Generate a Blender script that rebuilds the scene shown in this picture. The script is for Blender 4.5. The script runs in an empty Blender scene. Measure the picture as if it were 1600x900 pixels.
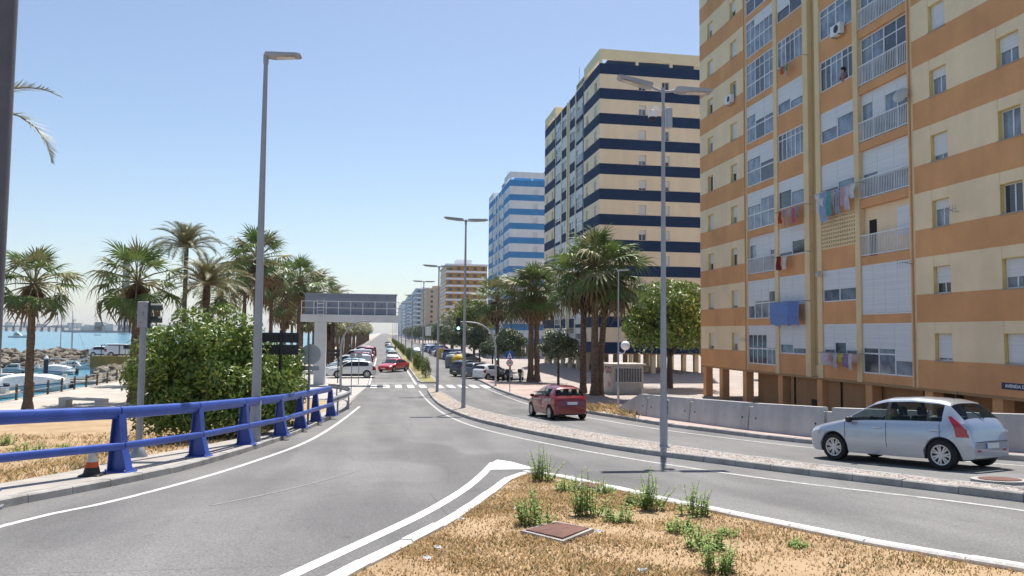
import bpy, math, random
from mathutils import Vector, Matrix, noise as mnoise
from mathutils.geometry import delaunay_2d_cdt
R = math.radians
# ---------------------------------------------------------------- camera, sky, sun, exposure
sc = bpy.context.scene
PSI, THETA, ROLL, FPX = R(9.46), R(3.39), 0.010, 1200.0      # yaw off the avenue, pitch, roll, focal length in photo pixels
CAM = Vector((0.0, 0.0, 4.3))
_f = Vector((math.sin(PSI)*math.cos(THETA), math.cos(PSI)*math.cos(THETA), math.sin(THETA)))
_r0 = Vector((math.cos(PSI), -math.sin(PSI), 0)); _u0 = _r0.cross(_f)
_r = _r0*math.cos(ROLL) + _u0*math.sin(ROLL); _u = _u0*math.cos(ROLL) - _r0*math.sin(ROLL)
cd = bpy.data.cameras.new('camera'); cam = bpy.data.objects.new('camera', cd); sc.collection.objects.link(cam)
cd.sensor_width = 36; cd.lens = 36*FPX/1600; cd.clip_start = 0.2; cd.clip_end = 20000
m3 = Matrix((_r, _u, -_f)).transposed(); cam.matrix_world = Matrix.Translation(CAM) @ m3.to_4x4()
sc.camera = cam
SUN_AZ, SUN_EL = R(20.8), R(63.4)                               # azimuth from the avenue (+Y) towards +X
wd = bpy.data.worlds.new('World'); sc.world = wd; wd.use_nodes = True
nt = wd.node_tree; bg = nt.nodes['Background']; sky = nt.nodes.new('ShaderNodeTexSky')
sky.sky_type = 'NISHITA'; sky.sun_disc = False; sky.sun_elevation = SUN_EL; sky.sun_rotation = SUN_AZ
sky.altitude = 0; sky.air_density = 1.0; sky.dust_density = .8; sky.ozone_density = 1.5
nt.links.new(sky.outputs[0], bg.inputs[0]); bg.inputs[1].default_value = 0.096
sd = bpy.data.lights.new('sun', 'SUN'); sd.energy = 5.0; sd.angle = R(0.53); sd.color = (1, .95, .87)
sun = bpy.data.objects.new('sun', sd); sc.collection.objects.link(sun)
sdir = Vector((math.sin(SUN_AZ)*math.cos(SUN_EL), math.cos(SUN_AZ)*math.cos(SUN_EL), math.sin(SUN_EL)))
sun.rotation_euler = sdir.to_track_quat('Z', 'Y').to_euler(); sun.location = (0, 0, 80)
vs = sc.view_settings; vs.view_transform = 'Standard'; vs.look = 'None'; vs.gamma = 1; vs.exposure = 0.58
sc.cycles.max_bounces = 8; sc.cycles.transparent_max_bounces = 12
rnd = random.Random(7)

# ---------------------------------------------------------------- terrain and pixel -> place
def hermite(pts):
    xs = [p[0] for p in pts]; ys = [p[1] for p in pts]; n = len(xs)
    m = [0]*n
    for i in range(n):
        if i in (0, n-1): m[i] = 0 if i else (ys[1]-ys[0])/(xs[1]-xs[0])
        else:
            d0 = (ys[i]-ys[i-1])/(xs[i]-xs[i-1]); d1 = (ys[i+1]-ys[i])/(xs[i+1]-xs[i])
            m[i] = 0 if d0*d1 <= 0 else 2*d0*d1/(d0+d1)
    def f(x):
        if x <= xs[0]: return ys[0]
        if x >= xs[-1]: return ys[-1]
        i = 0
        while x > xs[i+1]: i += 1
        h = xs[i+1]-xs[i]; t = (x-xs[i])/h
        return (2*t**3-3*t*t+1)*ys[i] + (t**3-2*t*t+t)*h*m[i] + (-2*t**3+3*t*t)*ys[i+1] + (t**3-t*t)*h*m[i+1]
    return f
g = hermite([(-60, 6.2), (-20, 3.95), (0, 2.6), (8, 2.02), (18, 1.28), (34, .56), (50, .18), (72, 0), (90, 0)])   # height of the ramp road
def ray(u, v):
    d = _r*((u-800)/FPX) + _u*((450-v)/FPX) + _f
    return d.normalized()
def cast(u, v, zf, off=0.0):
    d = ray(u, v); t = 2.0; lo = t
    while t < 3000:
        p = CAM + d*t
        if p.z < zf(p.x, p.y) + off: break
        lo = t; t *= 1.01
    hi = t
    for _ in range(40):
        mid = (lo+hi)/2; p = CAM + d*mid
        if p.z < zf(p.x, p.y) + off: hi = mid
        else: lo = mid
    p = CAM + d*hi
    return (p.x, p.y)
def lerp_line(pts):                                           # x as a function of y through points, linear beyond both ends
    pts = sorted(pts, key=lambda p: p[1])
    def f(y):
        i = 0
        while i < len(pts)-2 and y > pts[i+1][1]: i += 1
        (x0, y0), (x1, y1) = pts[i], pts[i+1]
        return x0 + (x1-x0)*(y-y0)/(y1-y0)
    return f
_road = lambda x, y: g(y)
XL = lerp_line([cast(u, v, _road) for u, v in ((0, 770), (125, 746), (200, 728), (287, 711), (400, 688), (500, 655), (535, 628))])
XR = lerp_line([cast(u, v, _road) for u, v in ((968, 648), (1100, 667), (1270, 690), (1600, 712))])
def T(x, y):                                                  # ground height: the ramp, easing down to the promenade on the left, dropping to the plaza on the right
    if y > 72: return 0.0
    w = 1.0; a = XL(y)-.35-x
    if a > 0:
        t = min(1, a/9.0); w = 1-(3*t*t-2*t**3)
    b = x-XR(y)-.75
    if b > 0: w = max(0.0, 1-b/(.25 if y < 44 else .25+(y-44)*.5))
    return g(y)*w
def P(u, v, off=0.0): return cast(u, v, T, off)
def P3(u, v, off=0.0):
    x, y = cast(u, v, T, off); return Vector((x, y, T(x, y)+off))
def at_y(u, v, y):                                            # the point of a pixel's ray in the plane Y = y
    d = ray(u, v); t = y/d.y; return CAM + d*t
def at_x(u, v, x):
    d = ray(u, v); t = x/d.x; return CAM + d*t
def at_depth(u, v, dep):
    d = _r*((u-800)/FPX) + _u*((450-v)/FPX) + _f; return CAM + d*dep
def z_on(x, y, v):                                            # height on the vertical line at (x, y) that shows in pixel row v
    a = Vector((x, y, 0))-CAM; k = (450-v)/FPX; return (k*a.dot(_f)-a.dot(_u))/(_u.z-k*_f.z)
# ---------------------------------------------------------------- helpers: materials
MATS = {}
def mat(name, c1, c2=None, scale=4.0, rough=.8, metal=0.0, bump=0.0, bscale=None, coord='Object', spec=.4, stretch=(1, 1, 1), streak=0.0, coat=0.0, lo=.35, hi=.65, detail=6.0, trans=0.0):
    if name in MATS: return MATS[name]
    m = bpy.data.materials.new(name); m.use_nodes = True; n = m.node_tree; b = n.nodes['Principled BSDF']; L = n.links.new
    b.inputs['Roughness'].default_value = rough; b.inputs['Metallic'].default_value = metal
    b.inputs['Specular IOR Level'].default_value = spec; b.inputs['Coat Weight'].default_value = coat
    b.inputs['Coat Roughness'].default_value = .04
    if c2 is None: c2 = tuple(c*.86 for c in c1)
    if coord == 'World': co = n.nodes.new('ShaderNodeNewGeometry').outputs['Position']
    else: co = n.nodes.new('ShaderNodeTexCoord').outputs['Object']
    mp = n.nodes.new('ShaderNodeMapping'); mp.inputs['Scale'].default_value = stretch; L(co, mp.inputs[0])
    nz = n.nodes.new('ShaderNodeTexNoise'); nz.inputs['Scale'].default_value = scale; nz.inputs['Detail'].default_value = detail; nz.inputs['Roughness'].default_value = .62
    L(mp.outputs[0], nz.inputs['Vector'])
    cr = n.nodes.new('ShaderNodeValToRGB'); e = cr.color_ramp.elements
    e[0].position = lo; e[0].color = (*c2, 1); e[1].position = hi; e[1].color = (*c1, 1)
    L(nz.outputs['Fac'], cr.inputs[0]); out = cr.outputs[0]
    if streak:
        mp2 = n.nodes.new('ShaderNodeMapping'); mp2.inputs['Scale'].default_value = (.8, .8, .1); L(co, mp2.inputs[0])
        n2 = n.nodes.new('ShaderNodeTexNoise'); n2.inputs['Scale'].default_value = 1.6; n2.inputs['Detail'].default_value = 5; L(mp2.outputs[0], n2.inputs['Vector'])
        r2 = n.nodes.new('ShaderNodeValToRGB'); r2.color_ramp.elements[0].position = .42; r2.color_ramp.elements[0].color = (1-streak, 1-streak, 1-streak, 1)
        r2.color_ramp.elements[1].position = .6; r2.color_ramp.elements[1].color = (1, 1, 1, 1); L(n2.outputs['Fac'], r2.inputs[0])
        mx = n.nodes.new('ShaderNodeMix'); mx.data_type = 'RGBA'; mx.blend_type = 'MULTIPLY'; mx.inputs[0].default_value = 1
        L(out, mx.inputs[6]); L(r2.outputs[0], mx.inputs[7]); out = mx.outputs[2]
    L(out, b.inputs['Base Color'])
    if bump:
        nb = n.nodes.new('ShaderNodeTexNoise'); nb.inputs['Scale'].default_value = bscale or scale*6; nb.inputs['Detail'].default_value = 4; L(mp.outputs[0], nb.inputs['Vector'])
        bp = n.nodes.new('ShaderNodeBump'); bp.inputs['Strength'].default_value = bump; bp.inputs['Distance'].default_value = .02
        L(nb.outputs['Fac'], bp.inputs['Height']); L(bp.outputs[0], b.inputs['Normal'])
    if trans:
        tr = n.nodes.new('ShaderNodeBsdfTranslucent'); L(out, tr.inputs[0]); ms = n.nodes.new('ShaderNodeMixShader'); ms.inputs[0].default_value = trans
        L(b.outputs[0], ms.inputs[1]); L(tr.outputs[0], ms.inputs[2]); L(ms.outputs[0], n.nodes['Material Output'].inputs[0])
    MATS[name] = m; return m
def flat(name, c, rough=.5, metal=0.0, **k): return mat(name, c, tuple(x*.93 for x in c), 3.0, rough, metal, **k)
def glass(name, tint, alpha=.5, rough=.03):
    if name in MATS: return MATS[name]
    m = bpy.data.materials.new(name); m.use_nodes = True; n = m.node_tree; b = n.nodes['Principled BSDF']
    b.inputs['Base Color'].default_value = (*tint, 1); b.inputs['Roughness'].default_value = rough; b.inputs['Specular IOR Level'].default_value = .6
    t = n.nodes.new('ShaderNodeBsdfTransparent'); t.inputs[0].default_value = (.72, .8, .8, 1); ms = n.nodes.new('ShaderNodeMixShader'); ms.inputs[0].default_value = alpha
    n.links.new(t.outputs[0], ms.inputs[1]); n.links.new(b.outputs[0], ms.inputs[2]); n.links.new(ms.outputs[0], n.nodes['Material Output'].inputs[0])
    MATS[name] = m; return m

# ---------------------------------------------------------------- helpers: meshes and objects
COL = sc.collection
class MB:
    def __init__(s): s.v = []; s.f = []; s.m = []
    def add(s, vs, fs, mi=0):
        o = len(s.v); s.v += [tuple(x) for x in vs]; s.f += [tuple(i+o for i in f) for f in fs]; s.m += [mi]*len(fs); return s
    def box(s, a, b, mi=0):                                   # min corner, max corner
        x0, y0, z0 = a; x1, y1, z1 = b
        return s.add([(x0,y0,z0),(x1,y0,z0),(x1,y1,z0),(x0,y1,z0),(x0,y0,z1),(x1,y0,z1),(x1,y1,z1),(x0,y1,z1)],
                     [(3,2,1,0),(4,5,6,7),(0,1,5,4),(1,2,6,5),(2,3,7,6),(3,0,4,7)], mi)
    def bev(s, a, b, r=.02, mi=0):                            # box with chamfered vertical and top edges
        x0, y0, z0 = a; x1, y1, z1 = b
        def ring(z, i): return [(x0+r+i,y0+i,z),(x1-r-i,y0+i,z),(x1-i,y0+r+i,z),(x1-i,y1-r-i,z),(x1-r-i,y1-i,z),(x0+r+i,y1-i,z),(x0+i,y1-r-i,z),(x0+i,y0+r+i,z)]
        vs = ring(z0, 0)+ring(z1-r, 0)+ring(z1, r*.7); fs = [tuple(range(7, -1, -1)), tuple(range(16, 24))]
        for k in (0, 8):
            for i in range(8): fs.append((k+i, k+(i+1) % 8, k+8+(i+1) % 8, k+8+i))
        return s.add(vs, fs, mi)
    def quad(s, a, b, c, d, mi=0): return s.add([a, b, c, d], [(0, 1, 2, 3)], mi)
    def tube(s, pts, rad, n=8, mi=0, cap=True):               # polyline with one radius or one per point
        pts = [Vector(p) for p in pts]; k = len(pts)
        rs = rad if isinstance(rad, (list, tuple)) else [rad]*k
        vs = []; ref = None
        for i, p in enumerate(pts):
            d = (pts[min(i+1, k-1)]-pts[max(i-1, 0)]).normalized()
            if ref is None: ref = Vector((1, 0, 0)) if abs(d.x) < .9 else Vector((0, 1, 0))
            a = (ref - d*ref.dot(d)).normalized(); b = d.cross(a); ref = a
            for j in range(n):
                t = 2*math.pi*j/n; vs.append(p + a*(math.cos(t)*rs[i]) + b*(math.sin(t)*rs[i]))
        fs = [(i*n+j, i*n+(j+1) % n, (i+1)*n+(j+1) % n, (i+1)*n+j) for i in range(k-1) for j in range(n)]
        if cap: fs += [tuple(range(n-1, -1, -1)), tuple((k-1)*n+j for j in range(n))]
        return s.add(vs, fs, mi)
    def prism(s, poly, a, b, axis='y', mi=0):                 # polygon (2D) extruded along an axis from a to b
        n = len(poly)
        def p3(q, t): return (q[0], t, q[1]) if axis == 'y' else ((t, q[0], q[1]) if axis == 'x' else (q[0], q[1], t))
        vs = [p3(q, a) for q in poly]+[p3(q, b) for q in poly]
        fs = [tuple(range(n)), tuple(range(2*n-1, n-1, -1))]+[(i, i+n, (i+1) % n+n, (i+1) % n) for i in range(n)]
        return s.add(vs, fs, mi)
    def lathe(s, prof, n=16, c=(0, 0), mi=0):                 # (r, z) profile about a vertical axis
        k = len(prof); vs = [(c[0]+r*math.cos(2*math.pi*j/n), c[1]+r*math.sin(2*math.pi*j/n), z) for r, z in prof for j in range(n)]
        fs = [(i*n+j, i*n+(j+1) % n, (i+1)*n+(j+1) % n, (i+1)*n+j) for i in range(k-1) for j in range(n)]
        fs += [tuple(range(n-1, -1, -1)), tuple((k-1)*n+j for j in range(n))]
        return s.add(vs, fs, mi)
    def mesh(s, name, mats, smooth=False):
        me = bpy.data.meshes.new(name); me.from_pydata(s.v, [], s.f)
        for m in (mats if isinstance(mats, (list, tuple)) else [mats]): me.materials.append(m)
        if any(s.m): me.polygons.foreach_set('material_index', s.m)
        if smooth:
            me.polygons.foreach_set('use_smooth', [True]*len(me.polygons)); me.set_sharp_from_angle(angle=R(38))
        me.update(); return me
    def build(s, name, mats, parent=None, smooth=False, loc=None): return put(name, s.mesh(name, mats, smooth), parent, loc)
def put(name, me, parent=None, loc=None, rot=None, scale=None):
    o = bpy.data.objects.new(name, me); COL.objects.link(o)
    if parent is not None: o.parent = parent
    if loc is not None: o.location = loc
    if rot is not None: o.rotation_euler = rot
    if scale is not None: o.scale = (scale,)*3 if isinstance(scale, (int, float)) else scale
    return o
def tag(o, label, cat, group=None):
    o['label'] = label; o['category'] = cat
    if group: o['group'] = group
    return o
def thing(name, label, cat, loc=(0, 0, 0), rz=0.0, group=None):
    return tag(put(name, None, None, loc, (0, 0, rz)), label, cat, group)
def struct(o, kind='structure'): o['kind'] = kind; return o
def copy_tree(o, parent=None):
    c = o.copy(); COL.objects.link(c); c.parent = parent
    for ch in o.children: copy_tree(ch, c)
    return c
def drape(name, pts, off, m, step=1.0, zf=None, thick=0, parent=None, build=True):
    zf = zf or T; n = len(pts)                                # a flat outline laid on the ground, with inner points so that it follows the slope
    xs = [p[0] for p in pts]; ys = [p[1] for p in pts]; vs = []
    for i in range(n):                                        # outline, split finely
        a, b = pts[i], pts[(i+1) % n]; k = max(1, int(math.dist(a, b)/step))
        for j in range(k): vs.append(Vector((a[0]+(b[0]-a[0])*j/k, a[1]+(b[1]-a[1])*j/k)))
    nb = len(vs); ed = [(i, (i+1) % nb) for i in range(nb)]
    poly = [(v.x, v.y) for v in vs]
    def inside(x, y):
        c = False; j = nb-1
        for i in range(nb):
            xi, yi = poly[i]; xj, yj = poly[j]
            if (yi > y) != (yj > y) and x < (xj-xi)*(y-yi)/(yj-yi)+xi: c = not c
            j = i
        return c
    x = min(xs)+step*.5
    while x < max(xs):
        y = min(ys)+step*.5
        while y < max(ys):
            if inside(x, y): vs.append(Vector((x, y)))
            y += step
        x += step
    r = delaunay_2d_cdt(vs, ed, [tuple(range(nb))], 1, 1e-5)
    b = MB(); b.v = [(v.x, v.y, zf(v.x, v.y)+off) for v in r[0]]; b.f = []
    for f in r[2]:
        a = [r[0][i] for i in f]; ar = sum(a[i].x*a[(i+1) % len(a)].y-a[(i+1) % len(a)].x*a[i].y for i in range(len(a)))
        b.f.append(tuple(f) if ar > 0 else tuple(reversed(f)))
    b.m = [0]*len(b.f)
    return b.build(name, m, parent, True) if build else b
def resample(pts, step):
    out = [Vector((*p, 0)) if len(p) == 2 else Vector(p) for p in pts]; seg = [(b-a).length for a, b in zip(out, out[1:])]; tot = sum(seg)
    n = max(1, round(tot/step)); res = []
    for k in range(n+1):
        d = tot*k/n; i = 0
        while i < len(seg)-1 and d > seg[i]: d -= seg[i]; i += 1
        res.append(out[i].lerp(out[i+1], min(1, d/seg[i])))
    return res
def smooth_line(pts, sub=6):                                  # Catmull-Rom
    p = [Vector(q) for q in pts]; out = []
    for i in range(len(p)-1):
        a = p[max(i-1, 0)]; b = p[i]; c = p[i+1]; d = p[min(i+2, len(p)-1)]
        for j in range(sub):
            t = j/sub; out.append(.5*((2*b)+(c-a)*t+(2*a-5*b+4*c-d)*t*t+(3*b-a-3*c+d)*t**3))
    out.append(p[-1]); return [tuple(q) for q in out]
def offset_line(pts, d):                                      # to the left of the direction of travel
    out = []
    for i, p in enumerate(pts):
        a = Vector(pts[max(i-1, 0)]); b = Vector(pts[min(i+1, len(pts)-1)]); t = (b-a).normalized(); out.append((p[0]-t.y*d, p[1]+t.x*d))
    return out
def ribbon(name, pts, w, off, m, parent=None, zf=None, step=.8):
    zf = zf or T; p = [tuple(q[:2]) for q in resample(pts, step)]; l = offset_line(p, w/2); r = offset_line(p, -w/2)
    b = MB(); b.v = [(x, y, zf(x, y)+off) for q in zip(l, r) for x, y in q]; b.f = [(2*i+1, 2*i+3, 2*i+2, 2*i) for i in range(len(p)-1)]; b.m = [0]*len(b.f)
    return struct(b.build(name, m, parent))
# ---------------------------------------------------------------- the setting: ground, water, roads, kerbs
def road_mat():
    m = bpy.data.materials.new('asphalt'); m.use_nodes = True; n = m.node_tree; b = n.nodes['Principled BSDF']; L = n.links.new
    co = n.nodes.new('ShaderNodeNewGeometry').outputs['Position']
    def nz(s, d, st=(1, 1, 1)):
        mp = n.nodes.new('ShaderNodeMapping'); mp.inputs['Scale'].default_value = st; L(co, mp.inputs[0])
        t = n.nodes.new('ShaderNodeTexNoise'); t.inputs['Scale'].default_value = s; t.inputs['Detail'].default_value = d; L(mp.outputs[0], t.inputs['Vector']); return t.outputs['Fac']
    def ramp(f, p0, c0, p1, c1):
        r = n.nodes.new('ShaderNodeValToRGB'); r.color_ramp.elements[0].position = p0; r.color_ramp.elements[0].color = (*c0, 1)
        r.color_ramp.elements[1].position = p1; r.color_ramp.elements[1].color = (*c1, 1); L(f, r.inputs[0]); return r.outputs[0]
    def mul(a, c):
        x = n.nodes.new('ShaderNodeMix'); x.data_type = 'RGBA'; x.blend_type = 'MULTIPLY'; x.inputs[0].default_value = 1; L(a, x.inputs[6]); L(c, x.inputs[7]); return x.outputs[2]
    base = ramp(nz(.35, 4), .3, (.152, .150, .151), .7, (.198, .195, .193))
    speck = ramp(nz(42, 3), .33, (.66, .66, .67), .68, (1.25, 1.24, 1.22))
    track = ramp(nz(.8, 3, (1.2, .12, 1)), .35, (.84, .84, .84), .62, (1.06, 1.06, 1.06))
    v = n.nodes.new('ShaderNodeTexVoronoi'); v.feature = 'DISTANCE_TO_EDGE'; v.inputs['Scale'].default_value = .23; L(co, v.inputs['Vector'])
    crack = ramp(v.outputs['Distance'], .0015, (.72, .72, .72), .0035, (1, 1, 1))
    patch = ramp(nz(.16, 2, (1, .4, 1)), .56, (1, 1, 1), .58, (.84, .84, .85)); drip = ramp(nz(2.3, 5), .68, (1, 1, 1), .74, (.72, .71, .7))
    L(mul(mul(mul(mul(mul(base, speck), track), crack), patch), drip), b.inputs['Base Color']); b.inputs['Roughness'].default_value = .85; b.inputs['Specular IOR Level'].default_value = .3
    bp = n.nodes.new('ShaderNodeBump'); bp.inputs['Strength'].default_value = .5; bp.inputs['Distance'].default_value = .012; L(nz(55, 3), bp.inputs['Height']); L(bp.outputs[0], b.inputs['Normal'])
    return m
def paving_mat(name, c1, c2, joint, size):
    m = bpy.data.materials.new(name); m.use_nodes = True; n = m.node_tree; b = n.nodes['Principled BSDF']; L = n.links.new
    co = n.nodes.new('ShaderNodeNewGeometry').outputs['Position']
    t = n.nodes.new('ShaderNodeTexBrick'); t.offset = 0; t.inputs['Scale'].default_value = 1; t.inputs['Brick Width'].default_value = size; t.inputs['Row Height'].default_value = size
    t.inputs['Mortar Size'].default_value = .012; t.inputs['Color1'].default_value = (*c1, 1); t.inputs['Color2'].default_value = (*c2, 1); t.inputs['Mortar'].default_value = (*joint, 1)
    L(co, t.inputs['Vector'])
    z = n.nodes.new('ShaderNodeTexNoise'); z.inputs['Scale'].default_value = .5; z.inputs['Detail'].default_value = 6; L(co, z.inputs['Vector'])
    r = n.nodes.new('ShaderNodeValToRGB'); r.color_ramp.elements[0].position = .3; r.color_ramp.elements[0].color = (.72, .72, .72, 1); r.color_ramp.elements[1].position = .65; r.color_ramp.elements[1].color = (1, 1, 1, 1); L(z.outputs['Fac'], r.inputs[0])
    x = n.nodes.new('ShaderNodeMix'); x.data_type = 'RGBA'; x.blend_type = 'MULTIPLY'; x.inputs[0].default_value = 1; L(t.outputs['Color'], x.inputs[6]); L(r.outputs[0], x.inputs[7])
    L(x.outputs[2], b.inputs['Base Color']); b.inputs['Roughness'].default_value = .9; return m
ASPH = road_mat()
PAVE = paving_mat('plaza_paving', (.42, .36, .32), (.37, .32, .29), (.25, .21, .19), .4)
PROM = paving_mat('promenade_paving', (.50, .45, .39), (.46, .41, .35), (.32, .28, .24), .6)
DRY = mat('dry_grass_ground', (.43, .31, .185), (.29, .195, .11), .9, .95, bump=.8, bscale=26, coord='World', lo=.3, hi=.7, detail=9)
CONC = mat('kerb_concrete', (.40, .385, .37), (.27, .255, .24), 2.2, .9, bump=.3, bscale=40, coord='World')
WKERB = mat('white_painted_kerb', (.66, .65, .62), (.40, .38, .35), 3.5, .8, bump=.25, bscale=40, coord='World', lo=.25, hi=.5)
PAINT = mat('road_paint', (.74, .73, .70), (.52, .51, .49), 9.0, .75, coord='World', lo=.3, hi=.5)
AGED = mat('aged_road_paint', (.56, .555, .54), (.33, .325, .32), 5.0, .8, coord='World', lo=.3, hi=.52)
OLDPAINT = mat('worn_road_paint', (.47, .465, .45), (.27, .265, .26), 7.0, .8, coord='World', lo=.35, hi=.55)
SIDEW = mat('sidewalk_concrete', (.40, .37, .335), (.30, .275, .25), 1.2, .92, bump=.25, bscale=30, coord='World')
# base ground: one sheet to the horizon, ending at the quay on the left
QX = -22.0
xs = [QX+i for i in range(0, 60)]+[40, 44, 50, 60, 80, 120, 200, 400, 900, 2500, 6000]
ys = [-150, -100, -60]+[-40+i for i in range(0, 121)]+[85, 90, 100, 120, 150, 200, 300, 500, 900, 1600, 3000, 6000]
xs = sorted(set(xs)); b = MB()
b.v = [(x, y, T(x, y)-.03) for y in ys for x in xs]; nx = len(xs)
b.f = [(j*nx+i, j*nx+i+1, (j+1)*nx+i+1, (j+1)*nx+i) for j in range(len(ys)-1) for i in range(nx-1)]; b.m = [0]*len(b.f)
struct(b.build('ground', PAVE, None, True))
# quay wall and sea
SEA = -2.6
struct(MB().box((QX-.4, -150, SEA-3), (QX-.005, 6000, -.04)).build('quay_wall', mat('quay_stone', (.34, .31, .27), (.2, .18, .15), .8, .9, bump=.4, coord='World')))
def water_mat():
    m = mat('sea_water', (.05, .205, .285), (.04, .165, .24), .02, .22, spec=.35, coord='World', stretch=(1, .35, 1)); n = m.node_tree; b = n.nodes['Principled BSDF']
    co = n.nodes.new('ShaderNodeNewGeometry').outputs['Position']; z = n.nodes.new('ShaderNodeTexNoise'); z.inputs['Scale'].default_value = 1.1; z.inputs['Detail'].default_value = 5
    bp = n.nodes.new('ShaderNodeBump'); bp.inputs['Strength'].default_value = .35; bp.inputs['Distance'].default_value = .25
    n.links.new(co, z.inputs['Vector']); n.links.new(z.outputs['Fac'], bp.inputs['Height']); n.links.new(bp.outputs[0], b.inputs['Normal']); return m
struct(MB().quad((-9000, -400, SEA), (QX-.2, -400, SEA), (QX-.2, 9000, SEA), (-9000, 9000, SEA)).build('sea_water', water_mat()))
# promenade
struct(drape('promenade', [(QX+.02, 10), (-7.6, 52), (-7.6, 140), (QX+.02, 140)], .012, PROM, 2.0))
struct(MB().quad((QX+.02, 140, .012), (-7.6, 140, .012), (-7.6, 3000, .012), (QX+.02, 3000, .012)).build('promenade_far', PROM))

# lines measured in the photograph
LK = smooth_line([(-8.2, -2), (-6.6, 6)] + [P(u, v) for u, v in ((0, 795), (100, 775), (200, 755), (300, 732), (400, 702), (480, 672), (530, 647), (548, 632))] + [(-1.75, 47)])
ML = smooth_line([(3.55, 57.6)] + [P(u, v) for u, v in ((668, 612), (684, 632), (724, 652), (800, 672), (900, 692), (1000, 709), (1100, 722), (1300, 748), (1600, 785))] + [(10.3, 6.5), (11.2, 1)])
MR = smooth_line([(3.95, 57.7)] + [P(u, v, .14) for u, v in ((684, 609), (703, 619), (738, 636), (850, 661), (1000, 687), (1200, 715), (1400, 739), (1600, 761))] + [(12.0, 6.8), (12.9, 1)])
RK = smooth_line([(8.55, 75)] + [P(u, v) for u, v in ((750, 596), (765, 603.5), (780, 611), (830, 627.5), (912, 645), (969, 654), (1032, 665), (1100, 674), (1270, 694), (1600, 721))] + [(19.5, 9), (24.5, 0)])
IL = smooth_line([(-1.55, 2.5), (-1.05, 4.8)] + [P(u, v, .14) for u, v in ((500, 900), (540, 881), (610, 849), (675, 817), (730, 785), (765, 761), (790, 744), (812, 737))])
IR = smooth_line([P(u, v, .14) for u, v in ((826, 734.5), (870, 740), (920, 750), (1000, 767), (1088, 786), (1200, 808), (1300, 828), (1394, 846), (1600, 880))] + [(6.6, 4.4), (7.6, 2)])
# road surface: the whole corridor, then the far avenue
LKo = [(x, y) for x, y in LK]
road_pts = LK + [(-1.2, 60), (-1.2, 78), (8.55, 78)] + RK + [(24, -6), (-9, -6)]
road = struct(drape('road', road_pts, 0, ASPH, 1.0))
struct(MB().quad((-5.9, 78, .004), (13.6, 78, .004), (13.6, 3000, .004), (-5.9, 3000, .004)).build('avenue', ASPH))
struct(drape('parking_apron', [(-7.6, 52), (-1.9, 47), (-1.2, 60), (-1.2, 78), (-7.6, 78)], .008, mat('apron_concrete', (.44, .42, .39), (.35, .33, .31), 1.5, .9, coord='World'), 1.5))
struct(drape('parking_bays', [(8.6, 62.5), (13.6, 64.5), (13.6, 78), (8.6, 78)], .002, ASPH, 2))
KERB_PARENT = {}
def kerb(name, pts, w, h, m, side=1, step=1.0, base=-.05, gap=.008):
    root = struct(put(name, None)); p = resample(pts, step); q = [tuple(x[:2]) for x in p]; o = offset_line(q, w*side)
    for i in range(len(q)-1):
        a, b2, c, d = Vector(q[i]), Vector(q[i+1]), Vector(o[i+1]), Vector(o[i]); t = (b2-a).normalized()*gap; hh = h+rnd.uniform(-.008, .008)
        a, d = a+t, d+t; b2, c = b2-t, c-t; r = .022
        ins = lambda v, w2: v+(w2-v)*min(.4, r/max(.05, (w2-v).length))
        bot = [a, b2, c, d]; top = [ins(a, d), ins(b2, c), ins(c, b2), ins(d, a)]
        zz = [T(v.x, v.y) for v in bot]; vs = [(v.x, v.y, z+base) for v, z in zip(bot, zz)]+[(v.x, v.y, z+hh-r) for v, z in zip(bot, zz)]+[(v.x, v.y, z+hh) for v, z in zip(top, zz)]
        fs = [(4, 5, 9, 8), (5, 6, 10, 9), (6, 7, 11, 10), (7, 4, 8, 11), (0, 1, 5, 4), (1, 2, 6, 5), (2, 3, 7, 6), (3, 0, 4, 7), (8, 9, 10, 11)]
        if side > 0: pass
        else: fs = [tuple(reversed(f)) for f in fs]
        MB().add(vs, fs).build('kerb_stone', m, root)
    return root
KH = .14
kerb('roadside_kerb', LK[4:], .22, KH, CONC, 1, 1.0)
kerb('island_kerb_left', IL, .16, KH, WKERB, -1, 1.0); kerb('island_kerb_right', IR, .16, KH, WKERB, -1, 1.0)
MLc = ML; MRc = MR
kerb('median_kerb_near', MLc, .14, KH, CONC, 1, 1.05); kerb('median_kerb_far', MRc, .14, KH, CONC, -1, 1.05)
kerb('plaza_kerb', RK[4:], .2, KH, CONC, 1, 1.1)
# tops of the raised strips
isl = offset_line(IL, -.15) + offset_line(IR, -.15)
ISL = isl
struct(drape('traffic_island_ground', isl + [(6, .5), (-1.6, .5)], KH-.05, DRY, .5))
med = offset_line(MLc, .13) + list(reversed(offset_line(MRc, -.13)))
MED = med
struct(drape('median_ground', med, KH-.03, mat('median_soil', (.40, .34, .28), (.27, .21, .16), 2.5, .95, bump=.7, bscale=40, coord='World'), .8))
lside = offset_line(LK, .21)
swL = [(XL(y)-.15, y) for x, y in lside]
struct(drape('barrier_sidewalk', lside + list(reversed(swL)), KH-.006, SIDEW, .7))
GRL = [(x, y) for x, y in swL if y < 46] + [(-7.5, 50), (-15, 44), (-20, 30), (-21.9, 10), (-21.9, -5)]
struct(drape('verge_ground', GRL, .02, DRY, 1.0))
rs = offset_line(RK, .19)
struct(drape('plaza_sidewalk', [q for q in rs if q[1] > 12] + [(XR(y)+.6, y) for y in (14, 18, 24, 30, 36)] + [(14.5, 44), (15, 52), (13.6, 62), (10, 66), (8.8, 70)], KH-.006, paving_mat('pink_paving', (.44, .31, .27), (.47, .36, .31), (.3, .24, .21), .3), 1.0))
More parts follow.
